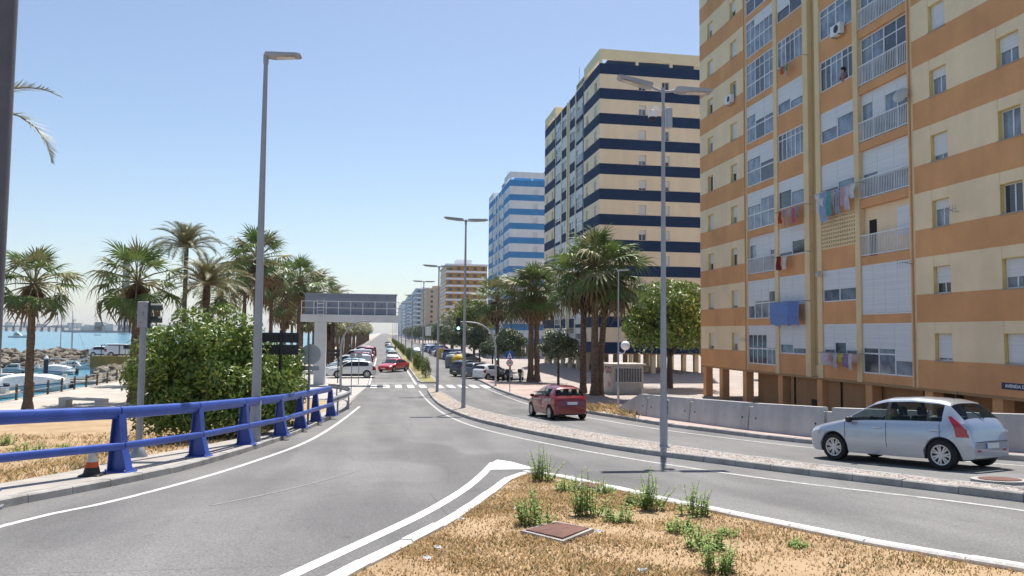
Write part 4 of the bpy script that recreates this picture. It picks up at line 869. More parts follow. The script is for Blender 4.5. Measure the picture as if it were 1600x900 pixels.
# overhead traffic arms
def arm_signal(u, v, pts, label, lit, r=.085):
    x, y, z, dp = post_of(u, v, .05); t = thing('traffic_light_arm', label, 'traffic light', (x, y, z)); q = [at_depth(a, b2, dp) for a, b2 in pts]; pl = [(0, 0, 0)]+[(p.x-x, p.y-y, p.z-z) for p in q]
    s = smooth_line(pl, 5); MB().tube(s, [r*(1-.5*i/len(s)) for i in range(len(s))], 10).build('arm_pole', LAMPG, t, True); e = Vector(pl[-1])
    if lit:
        hd = MB().bev((e.x-.17, e.y-.14, e.z-.75), (e.x+.17, e.y+.1, e.z+.35), .03).build('signal_head', BLACK, t)
        gm = bpy.data.materials.new('green_signal_light'); gm.use_nodes = True; bb = gm.node_tree.nodes['Principled BSDF']; bb.inputs['Base Color'].default_value = (.05, .5, .35, 1); bb.inputs['Emission Color'].default_value = (.35, 1, .75, 1); bb.inputs['Emission Strength'].default_value = 3.0
        for k in range(3): put('lamp_lens', MB().tube([(0, -.02, 0), (0, 0, 0)], .11, 14).mesh('lamp_lens', gm if k == 2 else DARK), hd, (e.x, e.y-.141, e.z+.18-.34*k))
        put('repeater_head', MB().bev((-.1, -.12, 2.0), (.1, .12, 2.75), .02).mesh('repeater_head', BLACK), t); put('repeater_lens', MB().tube([(0, -.14, 2.15), (0, -.12, 2.15)], .07, 12).mesh('repeater_lens', gm), t)
    return t
arm_signal(774.5, 604, ((774.5, 560), (774, 538), (766, 518), (751, 507), (735, 503.5), (716, 503)), 'curved arm with a green traffic light over the right carriageway', True)
ta = arm_signal(532, 612, ((532.5, 565), (534, 535), (540, 520), (550, 509), (562, 503), (580, 501)), 'curved grey arm pole with a yellow band, rising beside the gantry left of the road', False)
put('yellow_band', MB().tube([(0, 0, 1.3), (0, 0, 1.75)], .11, 10).mesh('yellow_band', YEL), ta)
# gantry with the message sign seen from behind
GY = 64.0; A = at_y(476, 459, GY); B = at_y(619, 505, GY); gx0, gx1 = A.x, B.x; zt = A.z; zf = at_y(550, 492, GY).z; zbm = at_y(550, 503.5, GY).z; cx0 = at_y(492, 500, GY).x; cx1 = at_y(510, 500, GY).x
gan = thing('message_sign_gantry', 'overhead message sign on a concrete column, seen from behind with its walkway', 'gantry', ((cx0+cx1)/2, GY, 0)); ox = (cx0+cx1)/2
GB = mat('sign_cabinet_grey', (.26, .29, .36), (.22, .25, .31), 1, .45, .3); GW2 = mat('gantry_pale_grey', (.68, .69, .70), (.6, .61, .62), 1.2, .6)
MB().bev((cx0-ox, -.2, -.05), (cx1-ox, .75, zbm), .05).build('column', GW2, gan); MB().box((gx0-ox-.25, -.25, zbm+.001), (gx1-ox+.3, .9, zf)).build('box_beam', GW2, gan)
npan = 7; pw = (gx1-gx0)/npan
MB().box((gx0-ox, .36, zf+.02), (gx1-ox, .9, zt-.03)).build('cabinet', GB, gan); MB().box((gx0-ox-.06, .2, zt-.03), (gx1-ox+.06, .95, zt+.09)).build('cabinet_roof', GB, gan)
for k in range(npan):
    dr = MB().bev((gx0-ox+pw*k+.03, .33, zf+.1), (gx0-ox+pw*(k+1)-.03, .357, zt-.22), .008).build('cabinet_door', GB, gan); MB().box((gx0-ox+pw*(k+1)-.2, .3, (zf+zt)/2-.12), (gx0-ox+pw*(k+1)-.16, .33, (zf+zt)/2+.08)).build('handle', BLACK, dr)
for k in range(9):
    xx = gx0-ox-.2+(gx1-gx0+.4)*k/8; MB().box((xx-.025, -.22, zf), (xx+.025, -.17, zf+1.1)).build('railing_post', WPAINT, gan)
for hz in (.55, 1.08): MB().box((gx0-ox-.2, -.165, zf+hz-.02), (gx1-ox+.2, -.135, zf+hz+.02)).build('railing_bar', WPAINT, gan)
for s in (-.25, .25): MB().tube([(s, -.35, zf-2.4), (s, -.35, zf+1.2)], .02, 6).build('ladder_rail', WPAINT, gan)
for k in range(12): MB().tube([(-.25, -.35, zf-2.2+.28*k), (.25, -.35, zf-2.2+.28*k)], .014, 5).build('ladder_rung', WPAINT, gan)
# white sign panel on a thin post, right of the gantry
x, y, z, dp = post_of(660, 585, .1); wp = thing('panel_sign', 'small white panel hanging from a thin post over the median', 'road sign', (x, y, z)); h = at_depth(660, 509, dp).z-z; MB().tube([(0, 0, 0), (0, 0, h)], .05, 8).build('post', LAMPG, wp); e = at_depth(672, 510, dp).x-x; MB().tube([(-e, 0, h-.03), (e, 0, h-.03)], .03, 6).build('cross_arm', LAMPG, wp); MB().bev((e-.45, -.03, h-1.0), (e+.12, .03, h-.08), .01).build('panel', WPAINT, wp)
# kiosk
x, y = P(957, 615); ks = thing('kiosk', 'small white kiosk with barred window and graffiti beside the palms', 'kiosk', (x, y, 0)); KW = mat('kiosk_render', (.55, .52, .48), (.46, .43, .40), 2, .9, streak=.15); w, dpt, h = 2.35, 2.3, 2.05
MB().box((0, 0, -.05), (w, dpt, h)).build('wall', KW, ks); MB().bev((-.3, -.3, h), (w+.15, dpt+.15, h+.12), .02).build('roof_slab', KW, ks); MB().box((.18, -.02, .82), (w-.12, -.002, h-.2)).build('window', DGLASS, ks)
for k in range(17): MB().box((.2+k*.122, -.06, .8), (.218+k*.122, -.04, h-.2)).build('window_bar', WPAINT, ks)
for zz in (.8, h-.2): MB().box((.16, -.065, zz), (w-.1, -.035, zz+.03)).build('window_bar', WPAINT, ks)
gr1 = mat('graffiti_pink', (.55, .22, .30), (.45, .16, .24), 6, .8); rg = random.Random(5)
for k in range(16):
    p = [(-.004-.001*k, rg.uniform(.1, 2.1), rg.uniform(.2, 1.8))]; 
    for j in range(5): p.append((p[0][0], min(2.2, max(.08, p[-1][1]+rg.uniform(-.45, .45))), min(1.9, max(.12, p[-1][2]+rg.uniform(-.3, .3)))))
    s = smooth_line(p, 4); b = MB(); vs = [c for q in s for c in ((q[0], q[1], q[2]-.03), (q[0], q[1]+.02, q[2]+.03))]; b.add(vs, [(2*i, 2*i+1, 2*i+3, 2*i+2) for i in range(len(s)-1)]); b.build('graffiti_stroke', gr1 if k % 3 else BLACK, ks)
MB().box((1.9, -.9, 0), (3.6, -.5, .45)).build('step_block', KW, ks)
# stone bench, cone, bins
x, y = P(130, 636); bn = thing('stone_bench', 'long pale stone bench on two blocks by the left palm', 'bench', (x, y, T(x, y)), R(-24)); ST = mat('bench_stone', (.60, .57, .52), (.5, .47, .42), 2, .85)
MB().bev((-1.45, -.25, -.02), (-.95, .25, .38), .02).build('block', ST, bn); MB().bev((.95, -.25, -.02), (1.45, .25, .38), .02).build('block', ST, bn); MB().bev((-1.45, -.27, .382), (1.45, .27, .5), .02).build('seat_slab', ST, bn)
x, y = P(143, 744, .13); cn = thing('traffic_cone', 'worn white and orange traffic cone with black foot behind the blue barrier', 'traffic cone', (x, y, T(x, y)+.13)); MB().bev((-.2, -.2, 0), (.2, .2, .045), .03).build('foot', BLACK, cn)
CR = [(.15, .045, BLACK), (.12, .17, flat('cone_orange', (.62, .10, .03), .6)), (.095, .27, mat('cone_white', (.66, .65, .62), (.48, .46, .43), 8, .6)), (.05, .5, BLACK)]
for k in range(4):
    r0, z0, m = CR[k]; r1, z1 = (CR[k+1][0], CR[k+1][1]) if k < 3 else (.03, .58); MB().lathe([(r0, z0), (r1, z1)], 14).build('cone_band', m, cn, True)
def igloo(u, v, m, label, s=1.0):
    x, y = P(u, v); t = thing('recycling_bin', label, 'recycling bin', (x, y, T(x, y)), u); MB().lathe([(.72*s, 0), (.82*s, .1), (.86*s, .8), (.8*s, 1.25), (.55*s, 1.6), (.2*s, 1.72)], 14).build('body', m, t, True); MB().box((-.16*s, -.9*s, 1.0), (.16*s, -.83*s, 1.22)).build('slot', BLACK, t); MB().tube([(0, 0, 1.7), (0, 0, 1.9)], .06, 8).build('lifting_ring', GALV, t)
igloo(717, 576, YEL, 'yellow recycling bin nearest on the right kerb'); igloo(706, 575, mat('bin_grey', (.2, .22, .24), (.16, .18, .2), 2, .6), 'grey-green bin touching the nearest yellow bin'); igloo(690, 561, YEL, 'yellow recycling bin farther up the right kerb', .9); igloo(704, 561, GRN, 'green recycling bin right of the farther yellow bin', .9)
# promenade railing at the quay edge
pr = thing('promenade_railing', 'low brown post railing along the quay edge by the marina', 'railing', (QX+.35, 0, 0)); RU = flat('rusty_brown_post', (.12, .075, .05), .7)
for k in range(24): MB().bev((-.06, 44+k*2.2, .0), (.06, 44+k*2.2+.12, .95), .015).build('post', RU, pr)
for hz in (.45, .86): MB().tube([(0, 43.5, hz), (0, 97, hz)], .03, 6).build('rail', GALV, pr)
# ---------------------------------------------------------------- vehicles
def interp(pts):
    h = hermite(pts)
    def lin(u):
        if u <= pts[0][0]: return pts[0][1]
        for (a, za), (c, zc) in zip(pts, pts[1:]):
            if u <= c: return za+(zc-za)*(u-a)/(c-a)
        return pts[-1][1]
    return lambda u: .35*h(u)+.65*lin(u)
TYRE = flat('tyre_rubber', (.018, .018, .019), .85); RIM = flat('alloy_rim', (.52, .53, .55), .3, .7); TRIM = flat('car_black_trim', (.022, .022, .024), .5)
CGLASS = glass('car_glass', (.012, .016, .02), .24); CGLASS2 = glass('tinted_car_glass', (.014, .018, .022), .86); HLIGHT = flat('headlamp_glass', (.62, .65, .68), .08, .2)
TLIGHT = flat('tail_lamp_red', (.40, .008, .012), .15, coat=.8); PLATE = flat('number_plate_white', (.72, .72, .70), .4); SEAT = mat('car_seat_fabric', (.05, .05, .055), (.035, .035, .04), 20, .9); PBLUE = flat('plate_blue', (.02, .06, .35), .4)
def paint(name, c, metal=.0): return mat('paint_'+name, c, tuple(q*.96 for q in c), .6, .28, metal, coat=1.0, spec=.5)
PAINTS = {'silver': paint('silver', (.44, .48, .545), .55), 'red': paint('red', (.21, .004, .010), .1), 'white': paint('white', (.72, .73, .74)), 'black': paint('black', (.015, .016, .018)), 'blue': paint('blue', (.03, .07, .22), .2), 'grey': paint('grey', (.14, .15, .17), .4),
          'light blue': paint('light blue', (.28, .42, .52), .2), 'dark green': paint('dark green', (.02, .1, .07)), 'beige': paint('beige', (.5, .44, .34), .1), 'bright red': paint('bright red', (.50, .015, .018))}
CT = {  # length, width, wheelbase, front overhang, belt height, roof half width, wheel radius, rear edge of side glass, top line (from the nose)
 'hatchback': (4.02, 1.75, 2.6, .80, .95, .58, .315, 3.42, [(0, .60), (.04, .70), (.22, .82), (.85, .965), (1.02, 1.0), (1.78, 1.43), (2.1, 1.51), (2.7, 1.53), (3.3, 1.485), (3.52, 1.43), (3.88, 1.06), (3.97, .92), (4.02, .62)], (2.12, 2.20), (3.1, 3.14)),
 'city_car':  (3.67, 1.67, 2.32, .74, .93, .55, .30, 2.95, [(0, .56), (.05, .66), (.26, .79), (.70, .91), (.84, .96), (1.5, 1.37), (1.85, 1.45), (2.5, 1.465), (3.05, 1.41), (3.25, 1.36), (3.5, 1.02), (3.62, .9), (3.67, .58)], (2.1, 2.2), None),
 'sedan':     (4.5, 1.76, 2.69, .85, .93, .56, .315, 3.65, [(0, .56), (.05, .66), (.3, .77), (1.0, .91), (1.15, .95), (1.95, 1.37), (2.3, 1.45), (2.9, 1.445), (3.4, 1.36), (4.0, 1.06), (4.35, 1.02), (4.46, .93), (4.5, .6)], (2.4, 2.48), None),
 'suv':       (4.4, 1.82, 2.65, .87, 1.05, .62, .35, 3.65, [(0, .68), (.05, .82), (.28, .96), (.95, 1.07), (1.05, 1.1), (1.75, 1.52), (2.1, 1.62), (3.0, 1.63), (3.75, 1.55), (3.95, 1.49), (4.22, 1.16), (4.35, .98), (4.4, .66)], (2.3, 2.38), (3.2, 3.24)),
 'van':       (4.45, 1.82, 2.7, .8, 1.1, .70, .33, 1.95, [(0, .70), (.05, .88), (.3, 1.05), (.68, 1.15), (.75, 1.18), (1.35, 1.76), (1.7, 1.87), (3.0, 1.9), (4.1, 1.88), (4.3, 1.82), (4.4, 1.2), (4.43, .9), (4.45, .58)], (2.0, 2.05), None)}
def car_meshes(kind):
    Ln, W, wb, fo, belt, rw, wr, ge, top, bp_, cp = CT[kind]; zt = interp(top); n = 96; us = sorted(set([round(Ln*i/n, 4) for i in range(n+1)]+[.015, .03, Ln-.015, Ln-.03])); hw = W/2
    cowl = top[4][0]; hdr = top[5][0]; rg0 = top[9][0]; rg1 = top[10][0]; H = max(z for _, z in top)
    wf = interp([(0, .70), (.12, .86), (.4, .965), (1.0, 1.0), (Ln*.6, 1.0), (Ln-.5, .97), (Ln-.15, .90), (Ln, .78)])
    ax = (fo, fo+wb); ra = wr+.055; rows = []
    for u in us:
        t = zt(u); w = hw*wf(u); zl = .21 if .25 < u < Ln-.25 else .21+.06*(1-min(u, Ln-u)/.25)
        for a in ax:
            if abs(u-a) < ra: zl = max(zl, wr-.01+math.sqrt(max(0, ra*ra-(u-a)**2)))
        zb = min(belt+.07*(u/Ln-.4), t-.07); f = max(0, min(1, (t-zb-.07)/(H-belt-.12))); we = w*.86*(1-f)+rw*f; te = t-.035-.035*f
        pts = [(w*.93, zl), (w*.985, max(min(.40, zb-.16), zl+.012)), (w*1.0, max(min(.56, zb-.13), zl+.024)), (w*.992, max(min(.72, zb-.09), zl+.036)), (w*.975, max(zb-.05, zl+.05)), (w*.945, max(zb, zl+.06))]
        top_b = pts[-1][1]
        for q in (.08, .5, .92, 1.0):
            bow = .025*math.sin(math.pi*q)*f; pts.append((w*.945+(we-w*.945)*q+bow, top_b+(te-top_b)*q))
        pts += [(we*.82, t-.014-.012*f), (we*.45, t-.003), (0, t)]
        rows.append(pts)
    m = len(rows[0]); cat = {}
    def face(key, vs):
        b = cat.setdefault(key, MB()); b.add(vs, [tuple(range(len(vs)))])
    X = lambda u: wb/2+fo-u
    for i in range(len(us)-1):
        u = (us[i]+us[i+1])/2
        for j in range(m-1):
            zc = (rows[i][j][1]+rows[i][j+1][1])/2
            key = 'body'
            if j in (6, 7) and cowl+.22 < u < ge and not (bp_[0] < u < bp_[1]) and not (cp and cp[0] < u < cp[1]) and rows[i][8][1]-rows[i][6][1] > .06: key = 'side_window'
            elif j in (6, 7) and cowl+.22 < u < ge: key = 'pillar'
            elif j >= 9 and cowl+.03 < u < hdr-.02: key = 'windscreen'
            elif j >= 9 and rg0+.03 < u < rg1-.02: key = 'rear_window'
            elif j in (3, 4) and .05 < u < .42 and zc > .5: key = 'headlight'
            elif kind != 'hatchback' and j in (3, 4, 5) and Ln-.36 < u < Ln-.06 and zc > .6: key = 'tail_light'
            elif j == 0 and .42 < u < Ln-.42 and all(abs(u-a) > ra for a in ax): key = 'sill'
            for s in (1, -1):
                k = key+('_r' if s < 0 else '_l') if key in ('side_window', 'headlight', 'tail_light') else key
                v = [(X(us[i]), s*rows[i][j][0], rows[i][j][1]), (X(us[i+1]), s*rows[i+1][j][0], rows[i+1][j][1]), (X(us[i+1]), s*rows[i+1][j+1][0], rows[i+1][j+1][1]), (X(us[i]), s*rows[i][j+1][0], rows[i][j+1][1])]
                face(k, v if s < 0 else v[::-1])
    for i, fl in ((0, 0), (len(us)-1, 1)):
        ring = [(X(us[i]), -y, z) for y, z in rows[i]]+[(X(us[i]), y, z) for y, z in reversed(rows[i][:-1])]; face('body', ring if fl else ring[::-1])
    out = {}
    for k, b in cat.items():                                  # weld so that the paint shades smoothly
        idx = {}; vs = []; fs = []
        for f in b.f:
            g2 = []
            for q in f:
                c = tuple(round(x, 4) for x in b.v[q])
                if c not in idx: idx[c] = len(vs); vs.append(c)
                if not g2 or g2[-1] != idx[c]: g2.append(idx[c])
            if len(g2) > 2 and len(set(g2)) > 2: fs.append(tuple(dict.fromkeys(g2)))
        nb = MB(); nb.v = vs; nb.f = fs; nb.m = [0]*len(fs); out[k] = nb
    und = MB().box((X(Ln-.25), -hw*.80, .20), (X(.25), hw*.80, .42)); 
    for a in ax: und.box((X(a)-ra-.02, -hw*.72, .3), (X(a)+ra+.02, hw*.72, wr+ra+.02))
    out['underbody'] = und
    seams = []
    for su in ([cowl+.12, bp_[0]+.04, ge-.02] if kind != 'van' else [cowl+.1, bp_[0]]):
        i = min(range(len(us)), key=lambda q: abs(us[q]-su)); seams.append([(X(us[i])+.0, y+.0015, z) for y, z in rows[i][1:6]])
    return dict(parts=out, X=X, Ln=Ln, hw=hw, wb=wb, wr=wr, belt=belt, rows=rows, us=us, seams=seams, cowl=cowl, zt=zt)
CARM = {}
def wheel_meshes(wr):
    ty = MB(); prof = [(wr*.66, -.09), (wr*.93, -.10), (wr, -.07), (wr, .07), (wr*.93, .10), (wr*.66, .09)]; n = 28
    vs = [(r*math.cos(2*math.pi*j/n), y, r*math.sin(2*math.pi*j/n)) for r, y in prof for j in range(n)]; ty.add(vs, [(i*n+j, (i+1)*n+j, (i+1)*n+(j+1) % n, i*n+(j+1) % n) for i in range(5) for j in range(n)])
    rm = MB(); rm.tube([(0, -.085, 0), (0, -.06, 0)], wr*.17, 14); q = wr*.64
    for k in range(7):
        a = 2*math.pi*k/7
        for da in (-.16, .16):
            d = Vector((math.cos(a+da), 0, math.sin(a+da))); s = Vector((-d.z, 0, d.x))*.017; rm.add([d*.03-s+Vector((0, -.08, 0)), d*.03+s+Vector((0, -.08, 0)), d*q+s+Vector((0, -.085, 0)), d*q-s+Vector((0, -.085, 0)), d*.03-s+Vector((0, -.05, 0)), d*.03+s+Vector((0, -.05, 0)), d*q+s+Vector((0, -.06, 0)), d*q-s+Vector((0, -.06, 0))], [(0, 1, 2, 3), (0, 4, 5, 1), (2, 6, 7, 3), (1, 5, 6, 2), (3, 7, 4, 0)])
    rr = [(wr*.60, -.088), (wr*.68, -.092), (wr*.68, -.06), (wr*.60, -.05)]; vs = [(r*math.cos(2*math.pi*j/n), y, r*math.sin(2*math.pi*j/n)) for r, y in rr for j in range(n)]; rm.add(vs, [(i*n+j, i*n+(j+1) % n, (i+1) % 4*n+(j+1) % n, (i+1) % 4*n+j) for i in range(4) for j in range(n)])
    bk = MB().tube([(0, -.045, 0), (0, -.035, 0)], wr*.66, 20)  # dark backing disc, painted shade filling the gaps between the spokes
    return ty.mesh('tyre', TYRE, True), rm.mesh('rim', RIM), bk.mesh('dark_rim_backing', DARK)
def car(kind, color, x, y, rz, label, group=None, near=False, plate=True, z=None):
    if kind not in CARM:
        d = car_meshes(kind); d['me'] = {k: b.mesh(k, PAINTS['white'], k not in ('underbody',)) for k, b in d['parts'].items()}; d['wheel'] = wheel_meshes(d['wr']); CARM[kind] = d
    d = CARM[kind]; X, Ln, hw, wb, wr = d['X'], d['Ln'], d['hw'], d['wb'], d['wr']
    c, s = math.cos(rz), math.sin(rz); zf = T(x+c*wb/2, y+s*wb/2); zr = T(x-c*wb/2, y-s*wb/2); zl_, zr_ = T(x-s*.7, y+c*.7), T(x+s*.7, y-c*.7)
    t = thing('parked_car' if group else 'car', label, 'car', (x, y, (zf+zr)/2+.006), 0, group); t.rotation_euler = (math.atan2(zl_-zr_, 1.4), -math.atan2(zf-zr, wb), rz)
    gm = CGLASS if near else CGLASS2
    mats = {'body': PAINTS[color], 'sill': PAINTS[color] if near else TRIM, 'pillar': TRIM, 'underbody': BLACK, 'windscreen': gm, 'rear_window': gm}
    body = None
    for k, me in d['me'].items():
        base = k[:-2] if k[-2:] in ('_l', '_r') else k; m = mats.get(base) or {'side_window': gm, 'headlight': HLIGHT, 'tail_light': TLIGHT}[base]
        o = put(base if base != 'sill' else 'sill_panel', me, t); o.material_slots[0].link = 'OBJECT'; o.material_slots[0].material = m
    for ax in (wb/2, -wb/2):
        for sd in (1, -1):
            w = put('wheel', d['wheel'][0], t, (ax, -sd*(hw-.105), wr), (0, 0, 0 if sd > 0 else math.pi)); w.name = 'wheel'; put('rim', d['wheel'][1], w); put('dark_rim_backing', d['wheel'][2], w)
    yb = -hw*.80
    if plate:
        p = put('number_plate', shared('plate', lambda: MB().box((-.012, -.26, -.055), (.004, .26, .055)).mesh('number_plate', PLATE)), t, (X(Ln)-.006, 0, .52 if kind != 'city_car' else .72)); put('plate_band', shared('plateb', lambda: MB().box((-.014, .21, -.055), (-.003, .26, .055)).mesh('plate_band', PBLUE)), p)
        put('number_plate', shared('plate2', lambda: MB().box((-.004, -.26, -.055), (.012, .26, .055)).mesh('number_plate', PLATE)), t, (X(0)+.006, 0, .42))
    for sd in (1, -1):
        i = min(range(len(d['us'])), key=lambda q: abs(d['us'][q]-d['cowl']-.28)); mx = X(d['us'][i]); my = d['rows'][i][5][0]+.1; mz = d['belt']+.03
        put('mirror', shared('mirror', lambda: MB().lathe([(.02, -.07), (.08, -.055), (.1, 0), (.085, .06), (.03, .085)], 10).mesh('mirror', TRIM, True)), t, (mx, sd*my, mz), None, (.7, 1.0, .95))
    if near:
        for sm in d['seams']:
            for sd in (1, -1): MB().tube([(a, sd*(b2+.0005), c2) for a, b2, c2 in sm], .0055, 5).build('door_seam', TRIM, t)
        for sd in (1, -1):
            for hu in ([CT[kind][9][0]-.16, CT[kind][7]-.12] if kind == 'hatchback' else [CT[kind][9][0]-.2]):
                i = min(range(len(d['us'])), key=lambda q: abs(d['us'][q]-hu)); MB().tube([(X(hu)+.11, sd*(hw*.985), d['belt']-.13), (X(hu), sd*(hw*.99+.025), d['belt']-.125), (X(hu)-.11, sd*(hw*.985), d['belt']-.13)], .018, 6).build('door_handle', PAINTS[color], t, True)
        for sx, sy in ((.15, .36), (.15, -.36), (-.75, .38), (-.75, -.38)):
            o = put('seat', shared('seatm', lambda: MB().bev((-.25, -.24, .32), (.28, .24, .56), .05).prism([(-.30, .5), (-.14, .5), (-.26, 1.08), (-.38, 1.08)], -.23, .23, 'y').mesh('seat', SEAT)), t, (sx, sy, 0)); put('headrest', shared('hrm', lambda: MB().bev((-.41, -.13, 1.1), (-.31, .13, 1.29), .04).mesh('headrest', SEAT)), o)
        MB().bev((.62, -.66, .55), (1.0, .66, .9), .06).build('dashboard', SEAT, t)
        sw = MB(); pts = [(.55+.05*math.sin(a), .36+.18*math.cos(a), .88+.17*math.sin(a)) for a in [2*math.pi*k/16 for k in range(17)]]; sw.tube(pts, .016, 6, cap=False); sw.build('steering_wheel', BLACK, t, True)
        zt = d['zt']; u = CT[kind][8][9][0]; MB().tube([(X(u-.25), 0, zt(u-.25)-.01), (X(u-.12), 0, zt(u-.25)+.16)], .008, 5).build('aerial', BLACK, t)
        i = CT[kind][8][10][0]; MB().tube([(X(i)-.01, -.02, zt(i)+.02), (X(i-.16)-.03, .28, zt(i-.16)+.02)], .012, 5).build('rear_wiper', BLACK, t)
        if kind == 'hatchback':
            us, rows = d['us'], d['rows']
            def surf(u, z):
                i = max(0, min(len(us)-2, next((k for k in range(len(us)-1) if us[k+1] >= u), len(us)-2))); f = (u-us[i])/(us[i+1]-us[i])
                def yy(r_):
                    for (ya, za), (yb2, zb2) in zip(r_, r_[1:]):
                        if za <= z <= zb2 and zb2 > za: return ya+(yb2-ya)*(z-za)/(zb2-za)
                    return r_[-4][0]
                return yy(rows[i])*(1-f)+yy(rows[i+1])*f
            zs = [.70+.43*k/12 for k in range(13)]; ul = interp([(.70, Ln-.30), (.92, Ln-.34), (1.0, Ln-.40), (1.13, Ln-.47)]); ur = interp([(.70, Ln-.07), (.84, Ln-.09), (1.0, Ln-.24), (1.13, Ln-.40)])
            for sd in (1, -1):
                tl = MB(); vs = []
                for z in zs:
                    for k in range(7): u = ul(z)+(ur(z)-ul(z))*k/6; vs.append((X(u)-.004, sd*(surf(u, z)+.006), z))
                fs = [(a*7+b2, a*7+b2+1, (a+1)*7+b2+1, (a+1)*7+b2) for a in range(12) for b2 in range(6)]; tl.add(vs, fs if sd > 0 else [f[::-1] for f in fs]); o = tl.build('tail_light', TLIGHT, t, True)
                MB().tube([(X(ur(.8))-.012, sd*(surf(ur(.8)-.06, .8)+.004), .8), (X(ur(.8))-.02, sd*(surf(ur(.8)-.06, .8)-.004), .8)], .035, 10).build('reversing_lamp', HLIGHT, o)
        for sd in (1, -1): MB().bev((X(Ln)-.008, sd*hw*.58-.07, .40), (X(Ln)+.03, sd*hw*.58+.07, .44), .006).build('reflector', TLIGHT, t)
        MB().tube([(X(Ln)-.003, -hw*.72, .60), (X(Ln)-.006, 0, .605), (X(Ln)-.003, hw*.72, .60)], .006, 5).build('tailgate_seam', TRIM, t)
    return t
hd = R(111.9); car_silver = car('hatchback', 'silver', 12.05, 16.28, hd, 'silver five-door hatchback driving past the concrete barriers', near=True)
car('city_car', 'red', 7.74, 33.9, R(98.5), 'small dark red hatchback driving away beside the gravel median', near=True)
x, y = P(612, 581.5); car('sedan', 'bright red', x+.2, y+1.1, R(240), 'bright red saloon turning on the avenue beyond the crossing')
x, y = P(549, 591); car('suv', 'white', x, y+.9, R(186), 'white SUV parked nearest in the left row')
cols = ['white', 'light blue', 'white', 'beige', 'blue', 'grey', 'dark green', 'blue', 'black', 'red', 'white', 'grey', 'silver', 'white', 'blue', 'black', 'white', 'silver', 'red', 'grey', 'white', 'blue', 'white', 'black', 'silver', 'white']
kinds = ['hatchback', 'suv', 'van', 'hatchback', 'sedan', 'hatchback', 'city_car', 'suv']
first = ['light-coloured hatchback parked second in the left row', 'pale blue car parked third in the left row', 'white van parked fourth in the left row', 'beige hatchback parked fifth in the left row', 'dark blue saloon parked sixth in the left row']
for i in range(26): car(kinds[i % 8], cols[i], -3.55+rnd.uniform(-.25, .25), 77.6+2.9*i+(2 if i > 8 else 0), R(183+rnd.uniform(-3, 3)), first[i] if i < 5 else '%s car, %s from the crossing in the left parked row' % (cols[i], ORD[i]), 'cars parked in the left row', plate=i < 6)
x, y = P(583, 541.5); car('van', 'bright red', -2.2, 128, R(270), 'red van standing by the left parked row, far up the avenue')
car('hatchback', 'white', 1.4, 118, R(270), 'white car coming along the avenue toward the crossing'); car('hatchback', 'light blue', 1.5, 165, R(270), 'pale car coming along the avenue, farther back'); car('suv', 'grey', 1.4, 230, R(270), 'grey car far off on the left carriageway'); car('sedan', 'silver', 6.3, 150, R(90), 'silver car driving away far up the right carriageway')
x, y = P(764, 594.5); car('city_car', 'white', x+.35, y+1.3, R(38), 'white hatchback parked at an angle beside the motorcycles')
car('hatchback', 'grey', x-.35, y+4.1, R(38), 'grey hatchback parked behind the white one on the right'); car('suv', 'black', x-.9, y+7.2, R(38), 'black SUV parked at an angle beyond the grey hatchback')
rc = ['grey', 'silver', 'white', 'blue', 'light blue', 'white', 'black', 'silver', 'red', 'white', 'grey', 'blue', 'white', 'black', 'silver', 'white', 'blue', 'grey', 'white', 'silver', 'red', 'white', 'black', 'grey']
for i in range(24): car(kinds[(i*3+1) % 8], rc[i], 11.0+rnd.uniform(-.2, .2), 104+3.9*i, R(38), '%s car, %s in the parked row beyond the recycling bins' % (rc[i], ORD[i]), 'cars parked in the right row', plate=False)
# motorcycles parked by the right kerb
def motorbike(x, y, rz, label, m):
    t = thing('motorcycle', label, 'motorcycle', (x, y, T(x, y)), rz, 'motorcycles parked by the white hatchback')
    for wx in (.65, -.65):
        w = MB(); n = 18; pr = [(.2, -.04), (.28, -.05), (.3, 0), (.28, .05), (.2, .04)]; vs = [(r*math.cos(2*math.pi*j/n), yy, r*math.sin(2*math.pi*j/n)) for r, yy in pr for j in range(n)]; w.add(vs, [(i*n+j, i*n+(j+1) % n, (i+1)*n+(j+1) % n, (i+1)*n+j) for i in range(4) for j in range(n)]).tube([(0, -.03, 0), (0, .03, 0)], .21, 12); put('wheel', w.mesh('wheel', TYRE, True), t, (wx, 0, .3))
    MB().tube([(.68, 0, .3), (.55, 0, .75), (.45, 0, 1.02)], [.05, .06, .04], 8).build('fork', m, t, True); MB().prism([(-.75, .5), (-.2, .38), (.25, .38), (.5, .75), (.4, .88), (.1, .62), (-.25, .62), (-.8, .78)], -.15, .15, 'y').build('body', m, t); MB().bev((-.72, -.14, .74), (.02, .14, .84), .04).build('seat', BLACK, t)
    MB().tube([(.43, -.36, 1.02), (.47, 0, 1.0), (.43, .36, 1.02)], .022, 6).build('handlebar', BLACK, t, True); MB().tube([(.52, 0, .88), (.62, 0, .86)], .09, 10).build('headlamp', HLIGHT, t); MB().bev((-1.0, -.18, .82), (-.66, .18, 1.12), .05).build('top_box', BLACK, t)
x, y = P(782, 596); motorbike(x, y, R(60), 'dark motorcycle nearest the curved traffic-light pole', BLACK); motorbike(x+.9, y+.3, R(66), 'dark motorcycle right of the first one', PAINTS['grey']); motorbike(x+2.0, y+.6, R(70), 'pale scooter nearest the palm pair', PAINTS['beige'])
